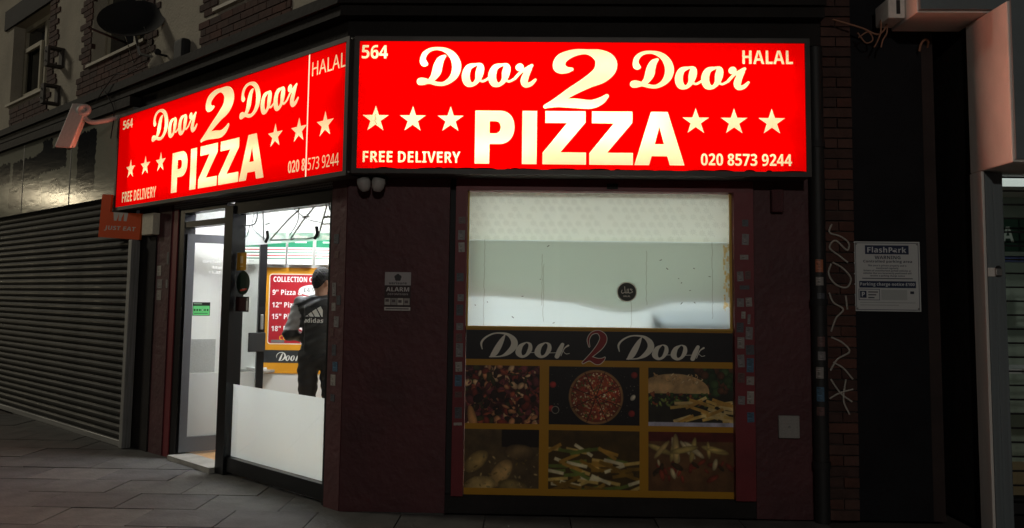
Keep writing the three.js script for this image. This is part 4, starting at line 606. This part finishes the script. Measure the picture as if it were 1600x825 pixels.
{ // camera in a long housing on a bent bracket
  const t = sideThing('security_camera', 'long white security camera on a bent bracket beside the side sign', 'security camera', -4.05, 3.46, 0.05);
  const wh = std({ map: mottle([0.62, 0.58, 0.54], 0.15, 0.4, 110, 128), roughness: 0.45 });
  const rear = V([-0.3, 0.07, 0.33]), front = V([-0.16, -0.42, 0.52]), dir = front.clone().sub(rear), len = dir.length();
  const g = new THREE.Group(); g.name = 'housing'; g.position.copy(rear); g.quaternion.setFromUnitVectors(new THREE.Vector3(0, 0, 1), dir.normalize()); t.add(g); g.rotateZ(-0.5);
  rbox('hood', g, wh, -0.085, 0.085, 0.03, 0.06, -0.03, len, 0.01); rbox('barrel', g, wh, -0.065, 0.065, -0.06, 0.035, 0.0, len - 0.06, 0.025); mesh('lens', new THREE.CylinderGeometry(0.045, 0.045, 0.02, 20).rotateX(Math.PI / 2).translate(0, -0.012, len - 0.055), M.darkGlass, g);
  mesh('cable_coil', new THREE.TorusGeometry(0.05, 0.026, 10, 24).rotateY(0.9).rotateZ(0.4).translate(-0.2, 0.04, 0.34), wh, t); mesh('arm', tubeGeo([[-0.22, -0.02, 0.34], [-0.12, -0.09, 0.3], [0.0, -0.08, 0.2], [0.06, -0.02, 0.06], [0.08, 0, -0.04]], 0.026, 24, 10), wh, t); rbox('mount', t, M.lead, 0.02, 0.16, -0.08, 0.08, -0.05, -0.02, 0.01);
  mesh('cable', tubeGeo([[0.06, -0.06, 0.04], [0.14, -0.2, 0.07], [0.2, -0.38, 0.05], [0.28, -0.56, 0.03]], 0.006), M.rubber, t);
}
{
  const t = sideThing('satellite_dish', 'black satellite dish in front of the upper window', 'satellite dish', -3.75, 4.38, 0.12);
  const g = new THREE.LatheGeometry([[0, 0], [0.12, 0.012], [0.24, 0.05], [0.33, 0.1], [0.335, 0.11], [0.24, 0.062], [0.12, 0.024], [0, 0.012]].map(([x, y]) => new THREE.Vector2(x, y)), 36);
  const d = mesh('dish', g, M.black, t); d.quaternion.setFromUnitVectors(new THREE.Vector3(0, 1, 0), V([0.62, 0.62, 0.48]).normalize()); mesh('feed_arm', bar([0, -0.2, 0.05], [-0.08, -0.1, 0.42], 0.012), M.black, t); merged('mast', t, M.galvanised, [bar([0, -0.06, -0.02], [0.0, -0.28, -0.08], 0.015), bar([0.0, -0.28, -0.08], [0.0, -0.28, -0.3], 0.015)]);
  mesh('stay', bar([0.22, -0.05, -0.02], [-0.06, -0.42, -0.29], 0.005), M.steel, t); mesh('stay', bar([-0.35, 0.0, -0.05], [-0.5, -0.42, -0.29], 0.005), M.steel, t);
}
for (const [u, y, label] of [[-6.5, 4.6, 'upper rusty steel wall bracket between the left upper windows'], [-6.58, 4.12, 'lower rusty steel wall bracket between the left upper windows']]) {
  const t = sideThing('wall_bracket', label, 'bracket', u, y, -0.1, 'old sign brackets');
  const rust = std({ map: mottle([0.05, 0.04, 0.034], 0.4, 0.3, 120, 128), roughness: 0.8 });
  merged('frame', t, rust, [bg(-0.06, 0.06, 0.1, 0.13, 0, 0.2), bg(-0.06, 0.06, -0.13, -0.1, 0, 0.2), bg(-0.06, 0.06, -0.1, 0.1, 0.17, 0.2), bg(-0.06, 0.06, -0.1, 0.1, 0.002, 0.03)]); merged('bolt', t, M.steel, [bar([0, 0.06, 0.2], [0, 0.06, 0.22], 0.01), bar([0, -0.06, 0.2], [0, -0.06, 0.22], 0.01)]);
}
{
  const t = sideThing('wall_speaker', 'small black box with two cables on the stucco above the side sign', 'alarm box', -2.95, 3.86, -0.1); rbox('case', t, M.black, -0.1, 0.1, 0.03, 0.25, 0.002, 0.1, 0.03); mesh('cable', tubeGeo([[-0.03, 0.03, 0.05], [-0.12, -0.04, 0.08], [-0.3, -0.06, 0.12], [-0.42, -0.02, 0.15]], 0.007), M.rubber, t); mesh('cable', tubeGeo([[0.03, 0.03, 0.05], [0.035, -0.02, 0.06], [0.05, -0.04, 0.05]], 0.007), M.rubber, t);
  const f = sideThing('globe_lamp', 'unlit pear shaped white wall lamp left of the small black box', 'lamp', -3.4, 3.86, -0.1); mesh('globe', new THREE.LatheGeometry([[0, -0.02], [0.07, 0.0], [0.09, 0.05], [0.06, 0.11], [0.03, 0.16], [0, 0.17]].map(([x, y]) => new THREE.Vector2(x, y)), 20).translate(0, 0, 0.1), M.stucco, f); mesh('cap', new THREE.SphereGeometry(0.035, 12, 8).translate(0, 0.2, 0.1), M.rubber, f); mesh('stem', bar([0, 0.18, 0.1], [0, 0.18, 0.0], 0.012), M.rubber, f);
}
{
  const t = sideThing('loose_cable', 'thin black cables trailing along the cornice above the side sign', 'cable', -4.1, 3.7, 0.2);
  merged('cable', t, M.rubber, [tubeGeo([[-0.3, -0.05, 0.02], [-0.1, 0.03, 0.03], [0.2, 0.16, 0.02], [0.5, 0.12, 0.02], [1.0, 0.16, 0.02]], 0.006), tubeGeo([[-0.05, 0.02, 0.02], [0.1, -0.2, -0.02], [0.06, -0.5, -0.02]], 0.006)]);
}

// ---------------------------------------------------------------- the customer
function surfaceNets(f, lo, hi, cell) {
  const n = [0, 1, 2].map((k) => Math.ceil((hi[k] - lo[k]) / cell) + 1), at = (i, j, k) => (k * n[1] + j) * n[0] + i, v = new Float32Array(n[0] * n[1] * n[2]), id = new Int32Array(v.length).fill(-1), pos = [], idx = [];
  for (let k = 0; k < n[2]; k++) for (let j = 0; j < n[1]; j++) for (let i = 0; i < n[0]; i++) v[at(i, j, k)] = f(lo[0] + i * cell, lo[1] + j * cell, lo[2] + k * cell);
  for (let k = 0; k < n[2] - 1; k++) for (let j = 0; j < n[1] - 1; j++) for (let i = 0; i < n[0] - 1; i++) {
    let sx = 0, sy = 0, sz = 0, c = 0; const q = (a, b, d) => v[at(i + a, j + b, k + d)];
    for (const [a, b] of EDGES) { const p = q(...a), r = q(...b); if (p < 0 !== r < 0) { const t = p / (p - r); sx += a[0] + (b[0] - a[0]) * t; sy += a[1] + (b[1] - a[1]) * t; sz += a[2] + (b[2] - a[2]) * t; c++; } }
    if (c) { id[at(i, j, k)] = pos.length / 3; pos.push(lo[0] + (i + sx / c) * cell, lo[1] + (j + sy / c) * cell, lo[2] + (k + sz / c) * cell); }
  }
  const quad = (a, b, c, d, flip) => { if (a < 0 || b < 0 || c < 0 || d < 0) return; flip ? idx.push(a, c, b, a, d, c) : idx.push(a, b, c, a, c, d); };
  for (let k = 1; k < n[2] - 1; k++) for (let j = 1; j < n[1] - 1; j++) for (let i = 1; i < n[0] - 1; i++) {
    const s = v[at(i, j, k)] < 0;
    if (s !== v[at(i + 1, j, k)] < 0) quad(id[at(i, j - 1, k - 1)], id[at(i, j, k - 1)], id[at(i, j, k)], id[at(i, j - 1, k)], !s);
    if (s !== v[at(i, j + 1, k)] < 0) quad(id[at(i - 1, j, k - 1)], id[at(i - 1, j, k)], id[at(i, j, k)], id[at(i, j, k - 1)], !s);
    if (s !== v[at(i, j, k + 1)] < 0) quad(id[at(i - 1, j - 1, k)], id[at(i, j - 1, k)], id[at(i, j, k)], id[at(i - 1, j, k)], !s);
  }
  const g = new THREE.BufferGeometry(); g.setAttribute('position', new THREE.Float32BufferAttribute(pos, 3)); g.setIndex(idx); g.computeVertexNormals(); return g;
}
const EDGES = []; for (const a of [[0, 0, 0], [0, 1, 1], [1, 0, 1], [1, 1, 0]]) for (let k = 0; k < 3; k++) { const b = a.slice(); b[k] = 1 - b[k]; EDGES.push([a, b]); }
const cap = (a, b, ra, rb, sx = 1) => (x, y, z) => { const px = (x - a[0]) / sx, py = y - a[1], pz = z - a[2], dx = (b[0] - a[0]) / sx, dy = b[1] - a[1], dz = b[2] - a[2], t = Math.max(0, Math.min(1, (px * dx + py * dy + pz * dz) / (dx * dx + dy * dy + dz * dz + 1e-9))); return Math.hypot(px - dx * t, py - dy * t, pz - dz * t) - (ra + (rb - ra) * t); };
const ell = (c, r) => (x, y, z) => { const k = Math.hypot((x - c[0]) / r[0], (y - c[1]) / r[1], (z - c[2]) / r[2]); return (k - 1) * Math.min(...r); };
const blend = (list, k) => (x, y, z) => { let d = 1e3; for (const f of list) { const e = f(x, y, z), h = Math.max(k - Math.abs(d - e), 0) / k; d = Math.min(d, e) - h * h * k * 0.25; } return d; };
{
  const t = thing('person', 'person in black tracksuit with grey sleeves standing at the counter, back turned', 'person', [-1.905, 0.043, -1.45], 0);
  const J = { hipL: [0.1, 0.93, 0], hipR: [-0.1, 0.93, 0], kneeL: [0.115, 0.5, 0.03], kneeR: [-0.12, 0.5, 0.02], ankL: [0.125, 0.09, -0.02], ankR: [-0.135, 0.09, -0.03], shL: [0.19, 1.43, -0.01], shR: [-0.19, 1.43, -0.01], elL: [0.265, 1.16, -0.05], elR: [-0.26, 1.16, -0.04], wrL: [0.16, 1.1, 0.2], wrR: [-0.15, 1.12, 0.2] };
  // looks along +z; the head is turned to its right
  const ry = -0.75, hx = Math.sin(ry), hz = Math.cos(ry), H = (a, y, b) => [a * hz + b * hx, y, -a * hx + b * hz + 0.02];
  const head = blend([ell([0, 1.645, 0.015], [0.078, 0.112, 0.096]), cap(H(0, 1.6, 0.03), H(0, 1.575, 0.075), 0.06, 0.035), cap(H(0, 1.635, 0.095), H(0, 1.615, 0.112), 0.014, 0.016), cap(H(0, 1.585, 0.09), H(0, 1.582, 0.1), 0.02, 0.014), cap([0, 1.56, 0], [0, 1.42, -0.015], 0.052, 0.06)], 0.03);
  const ears = blend([ell(H(0.09, 1.622, 0.0), [0.018, 0.032, 0.02]), ell(H(-0.09, 1.622, 0.0), [0.018, 0.032, 0.02])], 0.005);
  const hand = (w, s) => { const o = [cap(w, [w[0] - s * 0.02, w[1], w[2] + 0.07], 0.03, 0.036)]; for (let k = 0; k < 4; k++) { const bx = w[0] - s * 0.02 + (k - 1.5) * 0.019, L = [0.032, 0.04, 0.036, 0.028][k]; o.push(cap([bx, w[1], w[2] + 0.09], [bx, w[1] + 0.012, w[2] + 0.1 + L], 0.0095, 0.009), cap([bx, w[1] + 0.012, w[2] + 0.1 + L], [bx, w[1] + 0.04, w[2] + 0.095 + L], 0.009, 0.008)); } o.push(cap([w[0] - s * 0.04, w[1] + 0.01, w[2] + 0.04], [w[0] - s * 0.065, w[1] + 0.03, w[2] + 0.085], 0.012, 0.009)); return o; };
  const skin = blend([head, ears, cap([0, 1.4, -0.01], [0, 1.0, 0], 0.08, 0.09, 1.4), cap(J.shL, J.elL, 0.04, 0.035), cap(J.shR, J.elR, 0.04, 0.035), cap(J.elL, J.wrL, 0.035, 0.026), cap(J.elR, J.wrR, 0.035, 0.026), cap(J.hipL, J.kneeL, 0.07, 0.045), cap(J.hipR, J.kneeR, 0.07, 0.045), cap(J.kneeL, J.ankL, 0.045, 0.035), cap(J.kneeR, J.ankR, 0.045, 0.035), ...hand(J.wrL, 1), ...hand(J.wrR, -1)], 0.012);
  mesh('body', surfaceNets(skin, [-0.36, 0.02, -0.22], [0.36, 1.79, 0.4], 0.009), std({ color: rgb(0.36, 0.19, 0.12), roughness: 0.55 }), t);
  const hair = (x, y, z) => { const d = ell([0, 1.655, 0.008], [0.09, 0.12, 0.106])(x, y, z) + 0.004 * Math.sin(x * 190) * Math.sin(y * 170) * Math.sin(z * 180), fwd = x * hx + (z - 0.02) * hz; return Math.max(d, 1.575 + Math.max(0, Math.min(0.075, (fwd + 0.07) * 1.3)) - y, fwd - 0.055 - (y - 1.66) * 0.5); };
  mesh('hair', surfaceNets(hair, [-0.13, 1.5, -0.14], [0.13, 1.8, 0.14], 0.006), std({ color: rgb(0.009, 0.008, 0.008), roughness: 0.8 }), t);
  mesh('beard', surfaceNets((x, y, z) => { const fwd = x * hx + (z - 0.02) * hz; return Math.max(head(x, y, z) - 0.006, y - 1.6, 1.53 - y, 0.03 - fwd); }, [-0.14, 1.5, -0.05], [0.12, 1.62, 0.16], 0.006), std({ color: rgb(0.012, 0.01, 0.009), roughness: 0.85 }), t);
  mesh('eye', new THREE.SphereGeometry(0.011, 10, 8), std({ color: rgb(0.6, 0.58, 0.55), roughness: 0.2 }), t).position.set(...H(-0.03, 1.645, 0.088)); mesh('eye', new THREE.SphereGeometry(0.011, 10, 8), std({ color: rgb(0.6, 0.58, 0.55), roughness: 0.2 }), t).position.set(...H(0.03, 1.645, 0.088));
  const folds = (x, y, z) => 0.0045 * Math.sin(y * 46 + Math.sin(x * 17) * 2 + z * 9) * Math.sin(x * 13 + y * 7) + 0.003 * Math.sin(y * 90 + x * 40);
  const torso = blend([cap([0, 1.38, -0.01], [0, 1.02, 0], 0.118, 0.125, 1.38), cap([-0.13, 1.43, -0.015], [0.13, 1.43, -0.015], 0.07, 0.07), cap([0, 1.5, -0.01], [0, 1.45, -0.01], 0.068, 0.085)], 0.06);
  const armL = blend([cap(J.shL, J.elL, 0.07, 0.062), cap(J.elL, J.wrL, 0.06, 0.04)], 0.03), armR = blend([cap(J.shR, J.elR, 0.07, 0.062), cap(J.elR, J.wrR, 0.06, 0.04)], 0.03);
  const jacketAll = blend([torso, armL, armR], 0.035), jacket = (x, y, z) => Math.max(jacketAll(x, y, z) + folds(x, y, z), 0.94 - y, y - 1.52 - z * 0.2);
  const jg = surfaceNets(jacket, [-0.38, 0.9, -0.24], [0.38, 1.58, 0.3], 0.009), jc = new Float32Array(jg.attributes.position.count * 3);
  for (let i = 0; i < jc.length / 3; i++) {
    const x = jg.attributes.position.getX(i), y = jg.attributes.position.getY(i), z = jg.attributes.position.getZ(i), ax = Math.abs(x), ta = torso(x, y, z), aa = Math.min(armL(x, y, z), armR(x, y, z));
    let c = [0.014, 0.015, 0.016]; if (aa < ta - 0.01 && y > 1.2 && y < 1.42) c = [0.27, 0.27, 0.275]; if (ax > 0.08 && ax < 0.2 && y > 1.44 && z > -0.03 && z < 0.02) c = [0.6, 0.6, 0.6]; if (ax > 0.105 && ax < 0.116 && z < 0 && y < 1.42 && y > 1.0) c = [0.1, 0.1, 0.1];
    jc.set(c, i * 3);
  }
  jg.setAttribute('color', new THREE.Float32BufferAttribute(jc, 3)); mesh('jacket', jg, std({ vertexColors: true, roughness: 0.5 }), t);
  const legs = blend([cap(J.hipL, J.kneeL, 0.1, 0.075), cap(J.hipR, J.kneeR, 0.1, 0.075), cap(J.kneeL, J.ankL, 0.075, 0.058), cap(J.kneeR, J.ankR, 0.075, 0.058), cap([-0.07, 0.97, 0], [0.07, 0.97, 0], 0.115, 0.115)], 0.035);
  mesh('trousers', surfaceNets((x, y, z) => Math.max(legs(x, y, z) + folds(x, y * 0.8, z) * 1.2, y - 1.02, 0.07 - y), [-0.27, 0.05, -0.2], [0.27, 1.05, 0.2], 0.01), std({ color: rgb(0.011, 0.011, 0.013), roughness: 0.75 }), t);
  for (const s of [J.ankL, J.ankR]) mesh('shoe', surfaceNets((x, y, z) => Math.max(blend([cap([s[0], 0.05, s[2] - 0.03], [s[0] * 1.12, 0.04, s[2] + 0.17], 0.05, 0.042), cap([s[0], 0.1, s[2]], [s[0], 0.05, s[2]], 0.045, 0.05)], 0.03)(x, y, z), 0.002 - y), [s[0] - 0.09, -0.01, s[2] - 0.12], [s[0] + 0.1, 0.18, s[2] + 0.26], 0.009), std({ color: rgb(0.5, 0.5, 0.5), roughness: 0.6 }), t);
  // printed emblem on the back, laid on the cloth
  const art = canvasTex(256, 256, (c) => { c.clearRect(0, 0, 256, 256); c.fillStyle = '#e6e6e2'; poly(c, [[24, 140], [58, 120], [70, 140]]); poly(c, [[66, 112], [106, 86], [136, 140], [84, 140]]); poly(c, [[116, 78], [162, 46], [206, 140], [150, 140]]); poly(c, [[172, 40], [212, 14], [232, 60], [232, 140], [222, 140]]); fitText(c, 'adidas', 14, 158, 242, 214); });
  const g = new THREE.PlaneGeometry(0.21, 0.19, 20, 16), p = g.attributes.position, uv = g.attributes.uv;
  for (let i = 0; i < p.count; i++) { const x = p.getX(i) + 0.02, y = p.getY(i) + 1.33; let z = -0.35; for (let k = 0; k < 60; k++) { const d = jacket(x, y, z); z += d * 0.7; if (d < 0.0006) break; } p.setXYZ(i, x, y, z - 0.003); uv.setX(i, 1 - uv.getX(i)); }
  g.computeVertexNormals(); mesh('back_print', g, std({ map: art, transparent: true, alphaTest: 0.5, roughness: 0.5 }), t);
  t.rotation.y = Math.PI - 0.12;
}
scene.traverse((o) => { if (o.isLight && !o.isRectAreaLight) o.castShadow = true; });
renderer.render(scene, camera);
